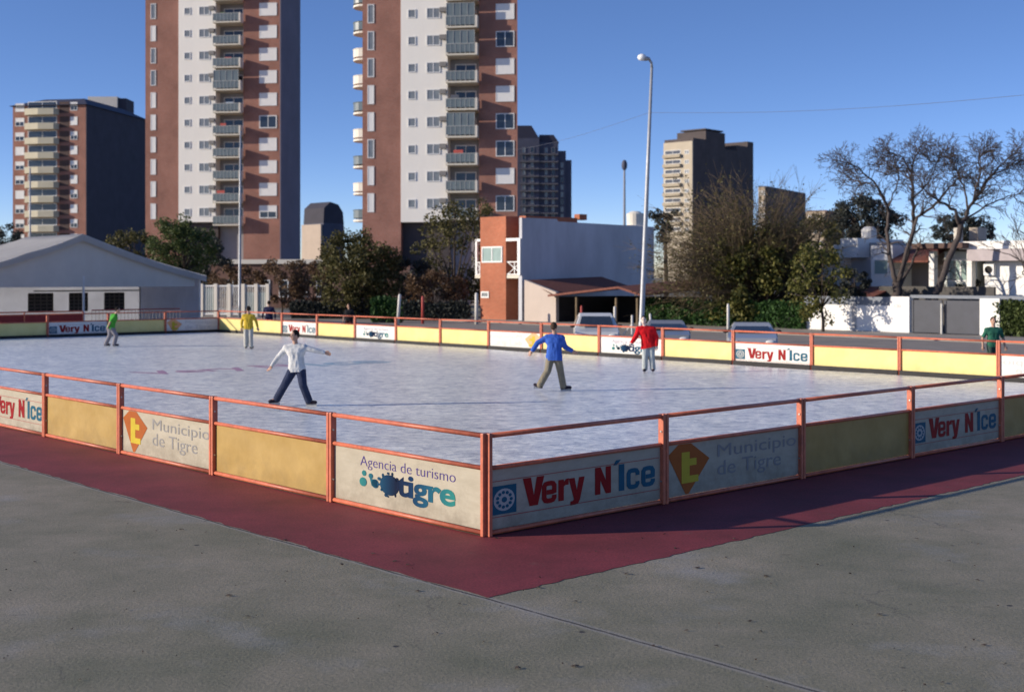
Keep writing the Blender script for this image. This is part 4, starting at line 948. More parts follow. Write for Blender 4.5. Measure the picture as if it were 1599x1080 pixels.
silver = mat('silver car paint', (.42, .43, .44), .3, .04, metal=.3, coat=.5); whitep = mat('white car paint', (.62, .62, .60), .35, .04, coat=.4); greyp = mat('grey car paint', (.20, .21, .23), .3, .05, coat=.5)
car(930, 50, R(88), whitep, 'white van like car parked before the tiled shed', True)
car(1040, 47.5, R(84), greyp, 'dark grey car parked behind the skater in red')
car(1174, 45.2, R(80), silver, 'silver car parked beside the white post and green hedge')

# ------------------------------------------------------------------ trees
def grow(rg, p, d, L_, r, lvl, maxl, segs, tips, spread=.6, up=.15, kids=(3, 3), taper=.62, lfac=.72, wig=.18):
    n = 4 if lvl < 3 else 3; pts, rs = [p.copy()], [r]; q = p.copy(); d = d.normalized()
    for i in range(n):
        d = (d + Vector((rg.gauss(0, wig), rg.gauss(0, wig), rg.gauss(0, wig)+up*.3))).normalized(); q = q + d*(L_/n); pts.append(q.copy()); rs.append(r*(1-(1-taper)*(i+1)/n))
    segs.append((pts, rs, lvl))
    if lvl >= maxl: tips.append((pts[-1], d)); return
    k = rg.randint(*kids); ph = rg.uniform(0, 6.28)
    for i in range(k):
        a_ = d.orthogonal().normalized(); a_.rotate(Matrix.Rotation(ph+i*2*math.pi/k+rg.uniform(-.5, .5), 3, d))
        nd = (d*math.cos(spread) + a_*math.sin(spread)*rg.uniform(.7, 1.25) + Vector((0, 0, up))).normalized()
        st = pts[-1] if i < 2 or lvl == 0 else pts[rg.randint(2, n-1)]
        grow(rg, st, nd, L_*lfac*rg.uniform(.75, 1.2), rs[-1]*rg.uniform(.6, .85), lvl+1, maxl, segs, tips, spread*rg.uniform(.85, 1.1), up, kids, taper, lfac, wig)
def tubes(segs, pred, minr=0.012):
    o = MB()
    for pts, rs, lv in segs:
        if pred(lv): o.tube(pts, [max(minr, x) for x in rs], 8 if lv == 0 else (5 if lv < 3 else 3), cap=lv < 2)
    return o
def leafquad(o, p, d, size, rg):
    a_ = d.orthogonal().normalized(); a_.rotate(Matrix.Rotation(rg.uniform(0, 6.28), 3, d)); w = size*rg.uniform(.35, .6)
    o.add([p-a_*w*.3, p+d*size*.5-a_*w, p+d*size, p+d*size*.5+a_*w], [(0, 1, 2, 3)])
def rdir(rg): 
    v = Vector((rg.gauss(0, 1), rg.gauss(0, 1), rg.gauss(0, 1))); return v.normalized() if v.length > 1e-6 else Vector((0, 0, 1))
def bare_tree(px, D, base_px_y, label, L_, r, maxl, seed, dirs, m, spread=.5, up=.12, minr=.014, kids=(3, 3), lfac=.74, name='bare_tree', z0=0):
    rg = random.Random(seed); b_ = at(px, 0, D); b_.z = z0; t = thing(name, label, 'tree', b_); segs, tips = [], []
    for d, L2, r2 in dirs: grow(rg, Vector((0, 0, 0)), Vector(d), L_*L2, r*r2, 0, maxl, segs, tips, spread, up, kids, .65, lfac, .16)
    tubes(segs, lambda l: l == 0, minr).build('trunk', m, t, smooth=True); tubes(segs, lambda l: l > 0, minr).build('branches', m, t, smooth=True)
    return t, tips
def leafy_tree(px, D, label, ctr, rad, n_clump, n_leaf, lsize, lm, seed, bk=None, name='leafy_tree', trunk_r=.2, droop=0.0, cl=.28, shape=None, group=None):
    """ctr: crown centre (px, py); rad: crown half sizes in metres"""
    rg = random.Random(seed); b_ = at(px, 0, D); b_.z = 0; t = thing(name, label, 'tree', b_, 0, group); c = at(ctr[0], ctr[1], D)-b_; segs = []
    fork = Vector((c.x*.3, 0, max(.8, c.z-rad[2]*.75))); segs.append(([Vector((0, 0, 0)), fork*.5+Vector((.05, 0, 0)), fork], [trunk_r, trunk_r*.85, trunk_r*.7], 0))
    cl_c = []
    for i in range(n_clump):
        d = rdir(rg); k = rg.uniform(.45, 1.0)**.6
        p = Vector((c.x+d.x*rad[0]*k, c.y+d.y*rad[1]*k, c.z+d.z*rad[2]*k))
        if shape and not shape(p-c): continue
        cl_c.append((p, rg.uniform(.6, 1.25)*cl*min(rad[0], rad[2])))
        if i % 3 == 0:
            mid = fork.lerp(p, .5)+Vector((0, 0, .2)); segs.append(([fork, mid, p], [trunk_r*.45, trunk_r*.25, .03], 1))
    tubes(segs, lambda l: True, .02).build('trunk', bk or bark, t, smooth=True)
    o = MB()
    per = max(1, n_leaf//max(1, len(cl_c)))
    for p, r in cl_c:
        for j in range(per):
            d = rdir(rg); rr = r*rg.uniform(.2, 1.0)**.5
            q = p + Vector((d.x*rr, d.y*rr, d.z*rr*.85 - droop*rg.random()*r)); dd = (rdir(rg)+Vector((0, 0, -droop*1.5))).normalized()
            leafquad(o, q, dd, lsize*rg.uniform(.6, 1.4), rg)
    o.build('crown', lm, t); return t
lm_green = leafmat('leaf mid green', [(0, (.035, .055, .016)), (.5, (.075, .105, .030)), (1, (.13, .16, .055))])
lm_olive = leafmat('leaf olive', [(0, (.045, .045, .014)), (.5, (.095, .088, .028)), (1, (.16, .14, .055))])
lm_dark = leafmat('leaf dark', [(0, (.020, .028, .028)), (.5, (.042, .050, .045)), (1, (.08, .08, .066))])
lm_brown = leafmat('leaf brown', [(0, (.075, .045, .027)), (.5, (.14, .085, .048)), (1, (.21, .135, .075))])
lm_hedge = leafmat('leaf hedge', [(0, (.016, .045, .012)), (.5, (.035, .088, .022)), (1, (.07, .14, .04))])
lm_yel = leafmat('leaf yellow green', [(0, (.040, .048, .012)), (.5, (.105, .110, .026)), (1, (.20, .18, .05))])
leafy_tree(285, 100, 'rounded mid green tree behind the right end of the tent', (285, 392), (2.6, 2.4, 2.6), 60, 9000, .16, lm_green, 21)
leafy_tree(215, 112, 'low yellowish green tree above the tent roof, before the left tower', (205, 392), (2.6, 2.2, 2.0), 40, 5000, .16, lm_olive, 22)
leafy_tree(315, 108, 'dark green tree between tent and left tower foot', (325, 415), (2.0, 2, 2.6), 40, 5000, .16, lm_dark, 23)
leafy_tree(562, 88, 'broad olive drooping tree before the right tower', (560, 418), (2.8, 2.6, 2.7), 80, 14000, .16, lm_olive, 24, None, 'leafy_tree', .2, .5)
leafy_tree(708, 92, 'tall thin leaved tree before the right tower, left of the brick house', (712, 395), (3.0, 2.6, 4.2), 75, 6500, .16, lm_olive, 25, None, 'leafy_tree', .17, .3, .22)
leafy_tree(760, 98, 'loose grey green tree top behind the brick house', (748, 360), (2.0, 2, 2.8), 26, 1800, .15, lm_olive, 26, None, 'leafy_tree', .14, .2, .24)
for i, (px, D, cx, cy, rx, rz_, lab) in enumerate([(372, 96, 372, 445, 2.2, 1.7, 'brown leaved shrub behind the white entrance fence'), (440, 94, 440, 440, 2.3, 1.9, 'brown bushy shrub left of the olive tree, behind the navy dressed person'), (490, 98, 488, 445, 2.0, 1.8, 'small brown shrub touching the olive tree'), (675, 86, 680, 455, 2.2, 1.6, 'brown shrub between the olive tree and the brick house'), (640, 90, 640, 440, 1.6, 2.0, 'dark leaved shrub right of the olive tree trunk')]):
    leafy_tree(px, D, lab, (cx, cy), (rx, 1.8, rz_), 34, 4200, .15, lm_dark if i == 4 else lm_brown, 40+i, None, 'shrub', .08)
def hedge(px0, px1, pyt, v, label, lm, n, seed, th=1.0, z0=.1, fac=None):
    f = fac or facrk(px0, v); rg = random.Random(seed); t = f.thing('hedge', label, 'hedge'); W_ = f.s(px1); z1 = f.z((px0+px1)/2, pyt); o = MB()
    for i in range(n):
        x = rg.uniform(0, W_); z = z0 + (z1-z0)*rg.random()**.8 + .15*math.sin(x*2.1)*rg.random(); y = -th*.5*rg.uniform(.3, 1.0) if rg.random() < .75 else rg.uniform(-th*.5, th*.5)
        leafquad(o, Vector((x, y, z)), rdir(rg), .14*rg.uniform(.6, 1.4), rg)
    o.build('foliage', lm, t); c = MB().box(.05, W_-.05, -th*.25, th*.3, 0, z1-.2).build('stems', lm_dark, t); return t
hedge(1008, 1262, 470, 47.6, 'deep green ivy hedge under the bushy tree, along the pavement', lm_hedge, 11000, 51)
hedge(1562, 1640, 472, 47.9, 'dark green hedge at the right edge beside the white pillar', lm_green, 4000, 52)
hedge(582, 628, 466, 0, 'bright green clipped hedge beside the leaning white post', lm_hedge, 3500, 53, 1.0, .1, Fac(582, 80, 8))
hedge(455, 580, 472, 0, 'long dark bluish green hedge behind the far fence', lm_dark, 5000, 54, .8, .1, Fac(455, 88, 6))
hedge(628, 735, 472, 0, 'low dark hedge before the brick house and brown shrub', lm_dark, 3000, 56, .8, .1, Fac(628, 84, 12))
leafy_tree(1285, 64, 'sparse yellowish small tree leaning over the left end of the garden wall', (1278, 432), (1.5, 1.4, 2.1), 46, 2600, .13, lm_yel, 91, None, 'leafy_tree', .09, .6, .30)
leafy_tree(1335, 67, 'dark low shrub against the shade tinted wall of the white house', (1336, 442), (1.0, .8, .8), 26, 2200, .12, lm_dark, 92, None, 'shrub', .06)
leafy_tree(1528, 67.5, 'dark small shrub right of the white columns above the gate', (1540, 452), (1.6, .8, .7), 26, 2200, .12, lm_dark, 93, None, 'shrub', .06)
# big bushy tree on the right: green lower crown, bare brown wands above
rg = random.Random(61)
t = leafy_tree(1195, 71, 'big bushy tree with brown bare wands on its left and green leaves on its right', (1195, 430), (3.4, 2.4, 3.1), 130, 21000, .17, lm_yel, 61, None, 'bushy_tree', .25, .4, .24)
segs = []
for i in range(800):
    an = rg.uniform(R(25), R(176)); Lw = rg.uniform(2.6, 6.8)*(.9 if an < 1.2 else 1.0)
    d = Vector((math.cos(an)*rg.uniform(.7, 1.1), rg.uniform(-.5, .5), math.sin(an)*.92)); st = Vector((rg.uniform(-1.6, .8)-.6, rg.uniform(-.6, .6), rg.uniform(1.2, 3.6)))
    pts = [st]; dd = d.normalized()
    for j in range(5): dd = (dd+Vector((rg.gauss(0, .09), rg.gauss(0, .09), -.055))).normalized(); pts.append(pts[-1]+dd*Lw/5)
    segs.append((pts, [.019, .016, .013, .010, .008, .005], 3))
    for j in (2, 3, 4):
        for s_ in range(3):
            e = (dd+rdir(rg)*.75).normalized(); q = pts[j]; segs.append(([q, q+e*.5, q+e*1.0+Vector((0, 0, -.1))], [.009, .007, .004], 3))
tubes(segs, lambda l: True, .0045).build('bare_wands', bark_b, t)
o = MB()
for i in range(9000):
    pts = segs[rg.randrange(len(segs))][0]; q = pts[rg.randrange(1, len(pts))]; leafquad(o, q+rdir(rg)*.12, rdir(rg), .11, rg)
o.build('dry_leaves', lm_olive, t)
def limb_tree(px, D, label, limbs, seed, m, tl=1.15, maxl=3):
    rg = random.Random(seed); b_ = at(px, 0, D); b_.z = 0; t = thing('bare_tree', label, 'tree', b_); segs, tips = [], []
    for w, dep, r0, r1, nt in limbs:
        n = len(w); pts = [at(x, y, D + dep*i/(n-1)) - b_ for i, (x, y) in enumerate(w)]
        if w[0][1] > 480: pts[0].z = 0
        fine = []
        for i in range(n-1):
            for k in range(4):
                q = pts[i].lerp(pts[i+1], k/4); fine.append(q + rdir(rg)*.05*(1 if i or k else 0))
        fine.append(pts[-1]); rs = [.8*(r0+(r1-r0)*i/(len(fine)-1)) for i in range(len(fine))]; segs.append((fine, rs, 0 if nt == 0 else 1))
        for k in range(int(nt*1.7)):
            f = 1-(rg.random()**1.6)*.75; q = f*(len(fine)-1); i = min(int(q), len(fine)-2); st = fine[i].lerp(fine[i+1], q-i); dd = (fine[i+1]-fine[i]).normalized()
            a_ = dd.orthogonal().normalized(); a_.rotate(Matrix.Rotation(rg.uniform(0, 6.28), 3, dd)); nd = (dd*.7 + a_*.85 + Vector((0, 0, -.02))).normalized()
            grow(rg, st, nd, tl*rg.uniform(.7, 1.4)*(1.15-.35*f), max(.016, rs[i]*.5), 2, 2+maxl, segs, tips, .58, .0, (2, 3), .65, .72, .2)
    tubes(segs, lambda l: l == 0, .01).build('trunk', m, t, smooth=True); tubes(segs, lambda l: l > 0, .0095).build('branches', m, t, smooth=True)
    return t
limb_tree(1403, 66.6, 'large bare tree with dark limbs fanning left and up before the white house', [
    ([(1403, 520), (1402, 470), (1400, 440)], 0, .36, .30, 0), ([(1400, 442), (1388, 400), (1385, 360), (1388, 325), (1378, 305)], 1.5, .17, .07, 10), ([(1388, 330), (1365, 285), (1340, 262), (1308, 250)], -1.5, .08, .03, 22), ([(1388, 322), (1402, 285), (1405, 262)], 1, .06, .025, 14), ([(1370, 292), (1345, 285), (1325, 278)], 1.5, .05, .02, 16),
    ([(1402, 440), (1418, 400), (1428, 345), (1425, 300), (1423, 270), (1430, 245), (1440, 226)], 1.0, .19, .03, 26), ([(1424, 270), (1408, 246), (1385, 236)], -1.2, .06, .02, 18), ([(1427, 308), (1450, 285), (1462, 258), (1468, 240)], -1.5, .07, .02, 22), ([(1425, 285), (1400, 262), (1378, 250)], 1.8, .05, .02, 14),
    ([(1402, 438), (1432, 340), (1462, 318), (1478, 298), (1500, 275)], -1, .13, .035, 18), ([(1405, 450), (1425, 410), (1438, 375)], 2, .12, .05, 6)], 71, bark_g, .50)
limb_tree(1462, 64.6, 'large bare tree leaning right with a fine twiggy crown beside the white columns', [
    ([(1457, 524), (1462, 460), (1480, 410), (1496, 372), (1500, 350)], 0, .24, .17, 0), ([(1500, 352), (1490, 328), (1470, 316), (1452, 304), (1438, 290)], -1.5, .13, .03, 18), ([(1500, 352), (1515, 322), (1540, 285), (1562, 258), (1590, 234)], 1.2, .13, .025, 30), ([(1520, 315), (1530, 270), (1528, 250), (1538, 236)], -1.4, .08, .02, 26), ([(1512, 330), (1505, 290), (1490, 262), (1482, 246)], 1.5, .08, .02, 24), ([(1548, 272), (1572, 262), (1600, 250)], 1.3, .05, .02, 20), ([(1505, 345), (1540, 322), (1575, 305), (1610, 300)], -1.2, .07, .02, 20), ([(1468, 455), (1478, 420), (1482, 400)], 1, .13, .07, 2)], 72, bark_g, .50)
bare_tree(1640, 60, 0, 'bare tree whose twigs reach in at the right edge', 2.2, .16, 5, 73, [((-.1, 0, 1), 1, 1)], bark_g, .55, .05, .010, (3, 3), .76)
bare_tree(905, 140, 0, 'pale distant bare tree top behind the grey party wall', 3.0, .16, 4, 74, [((0, 0, 1), 1, 1)], bark_g, .5, .15, .016, (3, 3), .76)
bare_tree(1225, 120, 0, 'thin bare tree top beside the distant brown block', 4.0, .2, 4, 75, [((0, 0, 1), 1, 1), ((.3, 0, 1), .9, .8)], bark_g, .42, .15, .016, (3, 3), .76)
leafy_tree(1350, 95, 'dark evergreen tree behind the bare trees and the tank of the white house', (1348, 346), (2.9, 2.2, 1.9), 130, 11000, .15, lm_dark, 76)
leafy_tree(1500, 100, 'dark rounded tree behind the chimneys of the white house', (1503, 360), (2.4, 2.0, 1.5), 90, 7000, .15, lm_dark, 77)
leafy_tree(1270, 88, 'dark brown green tree behind the bushy tree and the white house wall', (1275, 390), (2.0, 2, 2.2), 34, 4000, .17, lm_olive, 78)
leafy_tree(1040, 100, 'small dark tree top behind the street lamp and party wall', (1035, 350), (1.3, 1.3, 1.5), 18, 1800, .16, lm_dark, 79)
leafy_tree(-5, 190, 'distant dark tree at the left edge above the tent', (2, 378), (3.2, 3, 3), 26, 2500, .3, lm_dark, 80)

# ------------------------------------------------------------------ people
skin = mat('skin', (.46, .27, .19), .55, .06); skin_p = mat('pale skin', (.66, .52, .44), .55, .05)
def remesh(mb, voxel, sm=3):
    me = bpy.data.meshes.new('r'); me.from_pydata(mb.v, [], mb.f); ob = bpy.data.objects.new('r', me); COL.objects.link(ob)
    bm = bmesh.new(); bm.from_mesh(me); bmesh.ops.recalc_face_normals(bm, faces=bm.faces); bm.to_mesh(me); bm.free()
    m1 = ob.modifiers.new('r', 'REMESH'); m1.mode = 'VOXEL'; m1.voxel_size = voxel; m1.use_smooth_shade = True
    m2 = ob.modifiers.new('s', 'SMOOTH'); m2.factor = .5; m2.iterations = sm
    dg = bpy.context.evaluated_depsgraph_get(); out = bpy.data.meshes.new_from_object(ob.evaluated_get(dg)); bpy.data.objects.remove(ob); bpy.data.meshes.remove(me); return out
def mesh_obj(name, me, m, parent):
    me.name = name; me.materials.clear(); me.materials.append(m); o = bpy.data.objects.new(name, me); COL.objects.link(o); o.parent = parent
    me.polygons.foreach_set('use_smooth', [True]*len(me.polygons)); return o
def person(px, D, J, face, cols, label, hs_=1.0, skinm=None, hair_long=False, jacket=.0, shoes='skate', vox=.0095):
    """J: joints in metres (x right, y away, z up) from the ground point under px; face: heading of the head in degrees, 0 = away, 90 = left, 180 = to the viewer"""
    b_ = at(px, 0, D); b_.z = .052 if shoes == 'skate' else 0.0
    t = thing('person', label, 'person', b_); V = lambda k: Vector(J[k]); sk = skinm or skin
    fw_ = Vector((-math.sin(R(face)), math.cos(R(face)), 0)); rt = Vector((fw_.y, -fw_.x, 0)); Rm = Matrix((rt, fw_, Vector((0, 0, 1)))).transposed()
    neck, head, pel = V('neck'), V('head'), V('pelvis'); sL_, sR2 = V('shL'), V('shR'); head = head - (head-neck)*.10
    m_ = (sL_+sR2)/2; sL_ = m_+(sL_-m_)*.90-Vector((0, 0, .022)); sR2 = m_+(sR2-m_)*.90-Vector((0, 0, .022))
    chest = pel.lerp(neck, .68); waist = pel.lerp(neck, .33); ax = (sR2-sL_).normalized()
    hipL, hipR = pel-ax*.09+Vector((0, 0, -.03)), pel+ax*.09+Vector((0, 0, -.03))
    o = MB()
    o.ball(head, (.076, .097, .118), rot=Rm); o.ball(head+fw_*.012+Vector((0, 0, -.062)), (.058, .075, .062), rot=Rm)
    o.capsule(head+fw_*.095+Vector((0, 0, .012)), head+fw_*.112+Vector((0, 0, -.022)), .010, .015)
    for s in (-1, 1): o.ball(head+rt*s*.078+Vector((0, 0, -.006)), (.012, .022, .034), rot=Rm)
    o.ball(head+fw_*.088+Vector((0, 0, -.062)), (.024, .012, .010), rot=Rm)
    o.capsule(neck-Vector((0, 0, .03)), head-Vector((0, 0, .05)), .060, .054)
    def torso(o, e):
        o.capsule(sL_, neck-Vector((0, 0, .055)), .060+e, .066+e*.6); o.capsule(sR2, neck-Vector((0, 0, .055)), .060+e, .066+e*.6); o.capsule(chest-ax*.085, chest+ax*.085, .108+e, .108+e); o.capsule(waist-ax*.06, waist+ax*.06, .10+e, .10+e); o.capsule(pel-ax*.07, pel+ax*.07, .108+e, .108+e)
        o.capsule(chest-ax*.05, waist-ax*.05, .105+e, .098+e); o.capsule(chest+ax*.05, waist+ax*.05, .105+e, .098+e); o.capsule(waist, pel, .105+e, .108+e); o.capsule(neck-Vector((0, 0, .07)), chest, .078+e*.5, .105+e)
        o.capsule(sL_, chest-ax*.07, .066+e, .1+e); o.capsule(sR2, chest+ax*.07, .066+e, .1+e)
    torso(o, 0)
    for s, sh in (('L', sL_), ('R', sR2)):
        el, ha = V('el'+s), V('ha'+s); o.capsule(sh, el, .054, .042); o.capsule(el, ha, .042, .029)
        fd = (ha-el).normalized(); pa = ha+fd*.05; side = fd.cross(fw_ if abs(fd.dot(fw_)) < .9 else rt).normalized()
        pn = side.cross(fd).normalized(); o.capsule(ha, pa+fd*.02, .028, .030); o.capsule(pa-side*.022, pa+side*.022, .020, .020)
        for i, fl in enumerate((.062, .074, .078, .06)):
            base = pa+fd*.03+side*(-.033+.022*i); mid = base+fd*fl*.5+pn*.006; o.capsule(base, mid, .0115, .0105, 8); o.capsule(mid, mid+(fd+pn*.45).normalized()*fl*.5, .0105, .009, 8)
        tb = pa-side*.036-fd*.02; o.capsule(tb, tb-side*.02+fd*.035, .014, .012, 8); o.capsule(tb-side*.02+fd*.035, tb-side*.018+fd*.065+pn*.01, .012, .010, 8)
    for s, hp in (('L', hipL), ('R', hipR)):
        kn, an = V('kn'+s), V('an'+s); tq = V('to'+s)
        o.capsule(hp, kn, .088, .058); o.capsule(kn, an, .056, .038); o.capsule(an, tq, .040, .034)
        mid = kn.lerp(an, .3); o.ball(mid, .058)
    mesh_obj('body', remesh(o, vox), sk, t)
    body = [c for c in t.children][0]
    c = MB(); torso(c, .022+jacket)
    c.capsule(waist, pel-Vector((0, 0, .12)), .118+jacket, .132+jacket); c.capsule(pel-ax*.07-Vector((0, 0, .12)), pel+ax*.07-Vector((0, 0, .12)), .134+jacket, .134+jacket); c.capsule(waist-ax*.06, pel-ax*.07-Vector((0, 0, .12)), .115+jacket, .134+jacket); c.capsule(waist+ax*.06, pel+ax*.07-Vector((0, 0, .12)), .115+jacket, .134+jacket)
    for s, sh in (('L', sL_), ('R', sR2)):
        el, ha = V('el'+s), V('ha'+s); tgt = el.lerp(ha, cols.get('sleeve', .94)) if cols.get('sleeve', .94) > 0 else sh.lerp(el, .8); c.capsule(sh, el if cols.get('sleeve', .94) > 0 else tgt, .072+jacket, .058+jacket)
        if cols.get('sleeve', .94) > 0: c.capsule(el, tgt, .058+jacket, .046+jacket)
    tm = remesh(c, .014, 5); hb_ = bmesh.new(); hb_.from_mesh(tm); dn = (pel-chest).normalized()
    bmesh.ops.bisect_plane(hb_, geom=hb_.verts[:]+hb_.edges[:]+hb_.faces[:], plane_co=pel+dn*(.10 if jacket else .07), plane_no=dn, clear_outer=False)
    rm_ = [f for f in hb_.faces if (f.calc_center_median()-pel).dot(dn) > (.10 if jacket else .07) and ((f.calc_center_median()-pel)-dn*(f.calc_center_median()-pel).dot(dn)).length < .24 + jacket]
    bmesh.ops.delete(hb_, geom=rm_, context='FACES'); hb_.to_mesh(tm); hb_.free()
    top = mesh_obj('jacket' if jacket else 'shirt', tm, cols['top'], body)
    c = MB(); c.capsule(pel-ax*.06, pel+ax*.06, .124, .124); c.capsule(waist, pel, .112, .12)
    for s, hp in (('L', hipL), ('R', hipR)):
        kn, an = V('kn'+s), V('an'+s); c.capsule(hp, kn, .114, .092); c.capsule(kn, kn.lerp(an, .97), .090, .088)
    mesh_obj('trousers', remesh(c, .014, 5), cols['legs'], body)
    for s in 'LR':
        an, tq = V('an'+s), V('to'+s); c = MB(); hd = (tq-an); hd.z = 0; hd = hd.normalized() if hd.length > .01 else fw_
        c.capsule(an+(V('kn'+s)-an).normalized()*.09, an, .056, .056); c.capsule(an-hd*.03-Vector((0, 0, .03)), tq, .052, .042)
        sh = mesh_obj('skate_boot' if shoes == 'skate' else 'shoe', remesh(c, .012, 3), cols['feet'], body)
        if shoes == 'skate':
            zb = -.048; bl = MB(); m0, m1 = an-hd*.07, tq+hd*.03; sd_ = Vector((-hd.y, hd.x, 0))*.004
            base = min(an.z, tq.z)
            q = [m0+sd_, m1+sd_, m1-sd_, m0-sd_]; bl.add([Vector((v.x, v.y, base-.085)) for v in q]+[Vector((v.x, v.y, base-.03)) for v in q], [(0, 3, 2, 1), (4, 5, 6, 7), (0, 1, 5, 4), (1, 2, 6, 5), (2, 3, 7, 6), (3, 0, 4, 7)])
            bl.build('blade', steel, sh)
    c = MB(); c.ball(head+Vector((0, 0, .022))-fw_*.018, (.086, .098, .112), rot=Rm)
    if hair_long: c.capsule(head-fw_*.06, neck-fw_*.07-Vector((0, 0, .05)), .075, .06)
    hm = remesh(c, .010, 2); hb_ = bmesh.new(); hb_.from_mesh(hm)
    bmesh.ops.delete(hb_, geom=[f for f in hb_.faces if (f.calc_center_median()-head).dot(fw_) > .035 and (f.calc_center_median()-head).z < .062 or ((f.calc_center_median()-head).z < -.03 and not hair_long and (f.calc_center_median()-head).dot(fw_) > -.06) or (f.calc_center_median()-head).z < -.075 and not hair_long], context='FACES'); hb_.to_mesh(hm); hb_.free()
    mesh_obj('hair', hm, cols['hair'], body)
    for s in (-1, 1):
        e = MB(); e.ball(head+fw_*.086+rt*s*.031+Vector((0, 0, .012)), (.013, .010, .008), rot=Rm); e.build('eye', cols.get('eye', dark_in), body, smooth=True)
        e = MB(); e.capsule(head+fw_*.089+rt*s*.018+Vector((0, 0, .032)), head+fw_*.082+rt*s*.045+Vector((0, 0, .030)), .005, .004, 6); e.build('eyebrow', cols['hair'], body, smooth=True)
    return t
cl = lambda n, c, v=.22: mat(n, c, .9, v, 7, bump=1.0, stretch=(1.6, 1.6, .8), spec=.15)
hair_d = cl('dark hair', (.022, .016, .013)); hair_b = cl('brown hair', (.07, .045, .03)); boots = cl('dark skates', (.035, .028, .04)); black_c = cl('black cloth', (.02, .02, .022))
# white top, wide stride, arms out
person(460, 27.9, dict(head=(.00, 0, 1.56), neck=(.02, 0, 1.36), shL=(-.20, .02, 1.29), shR=(.23, -.02, 1.30), pelvis=(.05, 0, .82), elL=(-.36, .05, 1.08), haL=(-.50, .0, .88), elR=(.45, -.05, 1.22), haR=(.66, -.05, 1.17),
    knL=(-.20, -.05, .48), anL=(-.40, .05, .15), toL=(-.54, .0, .10), knR=(.20, -.10, .46), anR=(.31, .02, .11), toR=(.46, -.02, .08)), 130,
    dict(top=cl('white knit', (.62, .62, .60)), legs=cl('dark blue denim', (.035, .045, .085)), feet=boots, hair=hair_d), 'skater in a white top and dark jeans striding with arms held out')
# blue top seen from behind
person(864, 31.6, dict(head=(.02, 0, 1.60), neck=(.03, 0, 1.40), shL=(-.17, .03, 1.33), shR=(.22, 0, 1.32), pelvis=(.02, 0, .86), elL=(-.38, .02, 1.20), haL=(-.52, -.02, 1.00), elR=(.30, .05, 1.08), haR=(.46, .0, 1.00),
    knL=(-.14, -.08, .50), anL=(-.34, -.12, .15), toL=(-.46, -.10, .16), knR=(.18, .02, .48), anR=(.25, .05, .11), toR=(.42, .05, .08)), -30,
    dict(top=cl('royal blue fleece', (.045, .12, .46)), legs=cl('khaki cotton', (.24, .21, .15)), feet=boots, hair=hair_b), 'skater in a blue top and khaki trousers gliding away with arms bent', jacket=.012)
# red jacket facing the viewer
person(1010, 37.6, dict(head=(-.10, -.02, 1.57), neck=(-.06, 0, 1.37), shL=(-.25, 0, 1.30), shR=(.20, 0, 1.29), pelvis=(.05, 0, .84), elL=(-.33, -.05, 1.06), haL=(-.45, -.12, .90), elR=(.28, -.02, 1.04), haR=(.27, -.08, .80),
    knL=(-.06, -.08, .47), anL=(-.06, .0, .11), toL=(-.10, -.15, .08), knR=(.14, -.06, .47), anR=(.18, 0, .11), toR=(.17, -.15, .08)), 170,
    dict(top=cl('red jacket cloth', (.60, .012, .018)), legs=cl('pale grey trousers', (.40, .44, .43)), feet=boots, hair=hair_d), 'skater in a red jacket and pale trousers standing facing the viewer', skinm=skin_p, jacket=.018)
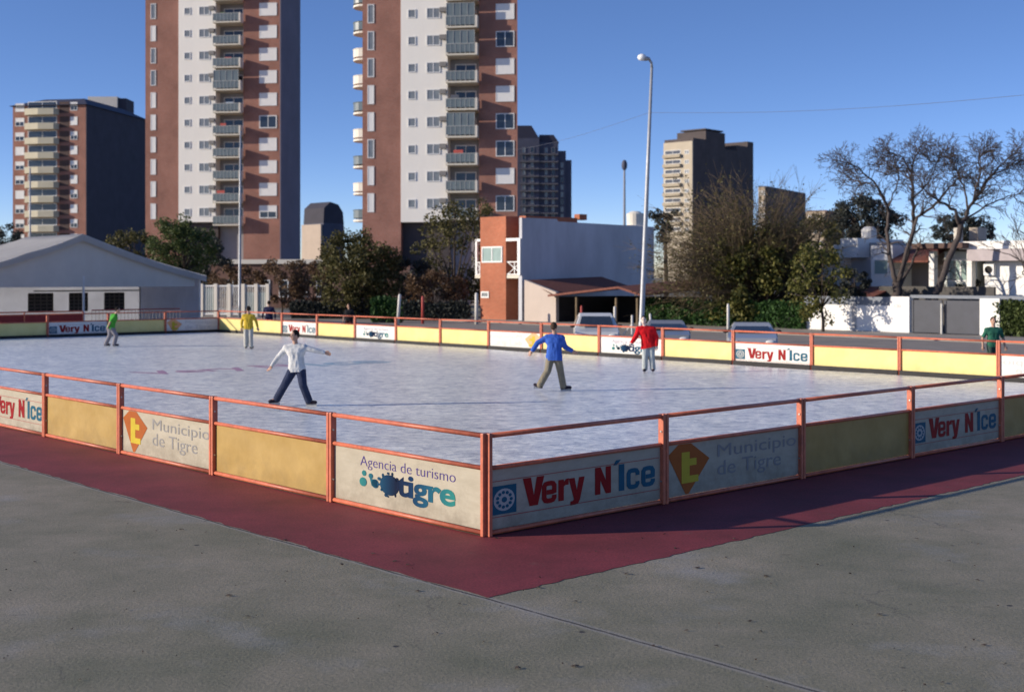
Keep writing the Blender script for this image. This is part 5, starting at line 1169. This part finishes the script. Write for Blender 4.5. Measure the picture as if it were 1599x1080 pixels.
# yellow shirt from behind
person(388, 49.8, dict(head=(.0, 0, 1.58), neck=(.0, 0, 1.38), shL=(-.20, 0, 1.31), shR=(.20, 0, 1.31), pelvis=(.0, 0, .85), elL=(-.27, .02, 1.06), haL=(-.25, -.06, .84), elR=(.30, .02, 1.08), haR=(.36, 0, .86),
    knL=(-.09, -.04, .47), anL=(-.10, 0, .11), toL=(-.13, .15, .08), knR=(.10, -.04, .47), anR=(.10, 0, .11), toR=(.14, .15, .08)), 10,
    dict(top=cl('mustard shirt', (.55, .38, .04)), legs=cl('off white trousers', (.46, .45, .40)), feet=black_c, hair=hair_d), 'skater in a mustard yellow shirt seen from behind at the far end')
# green shirt leaning right
person(172, 51.5, dict(head=(.32, 0, 1.50), neck=(.21, 0, 1.33), shL=(.05, .12, 1.27), shR=(.25, -.14, 1.25), pelvis=(.02, 0, .80), elL=(.02, .18, 1.02), haL=(.10, .2, .82), elR=(.06, -.20, 1.00), haR=(-.04, -.16, .80),
    knL=(-.02, .05, .47), anL=(-.20, .08, .12), toL=(-.05, .08, .08), knR=(.26, -.05, .46), anR=(.18, -.06, .11), toR=(.34, -.06, .08)), -80,
    dict(top=cl('green shirt', (.06, .30, .04)), legs=cl('grey trousers', (.22, .21, .23)), feet=boots, hair=hair_d, sleeve=.0), 'skater in a green shirt leaning forward beside the tent end')
std = lambda w=.2: dict(head=(0, 0, 1.58), neck=(0, 0, 1.38), shL=(-w, 0, 1.31), shR=(w, 0, 1.31), pelvis=(0, 0, .86), elL=(-w-.10, .02, 1.05), haL=(-w-.12, -.05, .82), elR=(w+.10, .02, 1.05), haR=(w+.12, -.05, .82),
    knL=(-.09, -.03, .48), anL=(-.11, 0, .10), toL=(-.13, -.15, .06), knR=(.09, -.03, .48), anR=(.11, 0, .10), toR=(.13, -.15, .06))
person(1551, 38.0, std(.21), 178, dict(top=cl('dark green tee shirt', (.03, .13, .085)), legs=cl('green grey trousers', (.05, .08, .07)), feet=black_c, hair=hair_b, sleeve=.0), 'person in a dark green tee shirt standing behind the far fence at the right', shoes='shoe')
person(420, 64, std(.2), 10, dict(top=cl('navy jacket', (.03, .03, .07)), legs=cl('navy jacket', (.03, .03, .07)), feet=black_c, hair=hair_d), 'person in navy standing behind the far fence left of the olive tree', shoes='shoe', vox=.012)
J = std(.17); J = {k: (v[0]*.9, v[1], v[2]*.94) for k, v in J.items()}
person(545, 62, J, 90, dict(top=cl('black cloth', (.02, .02, .022)), legs=cl('dark maroon cloth', (.09, .03, .03)), feet=black_c, hair=hair_d, sleeve=.0), 'slim person in black behind the far fence below the olive tree', shoes='shoe', hair_long=True, vox=.012)
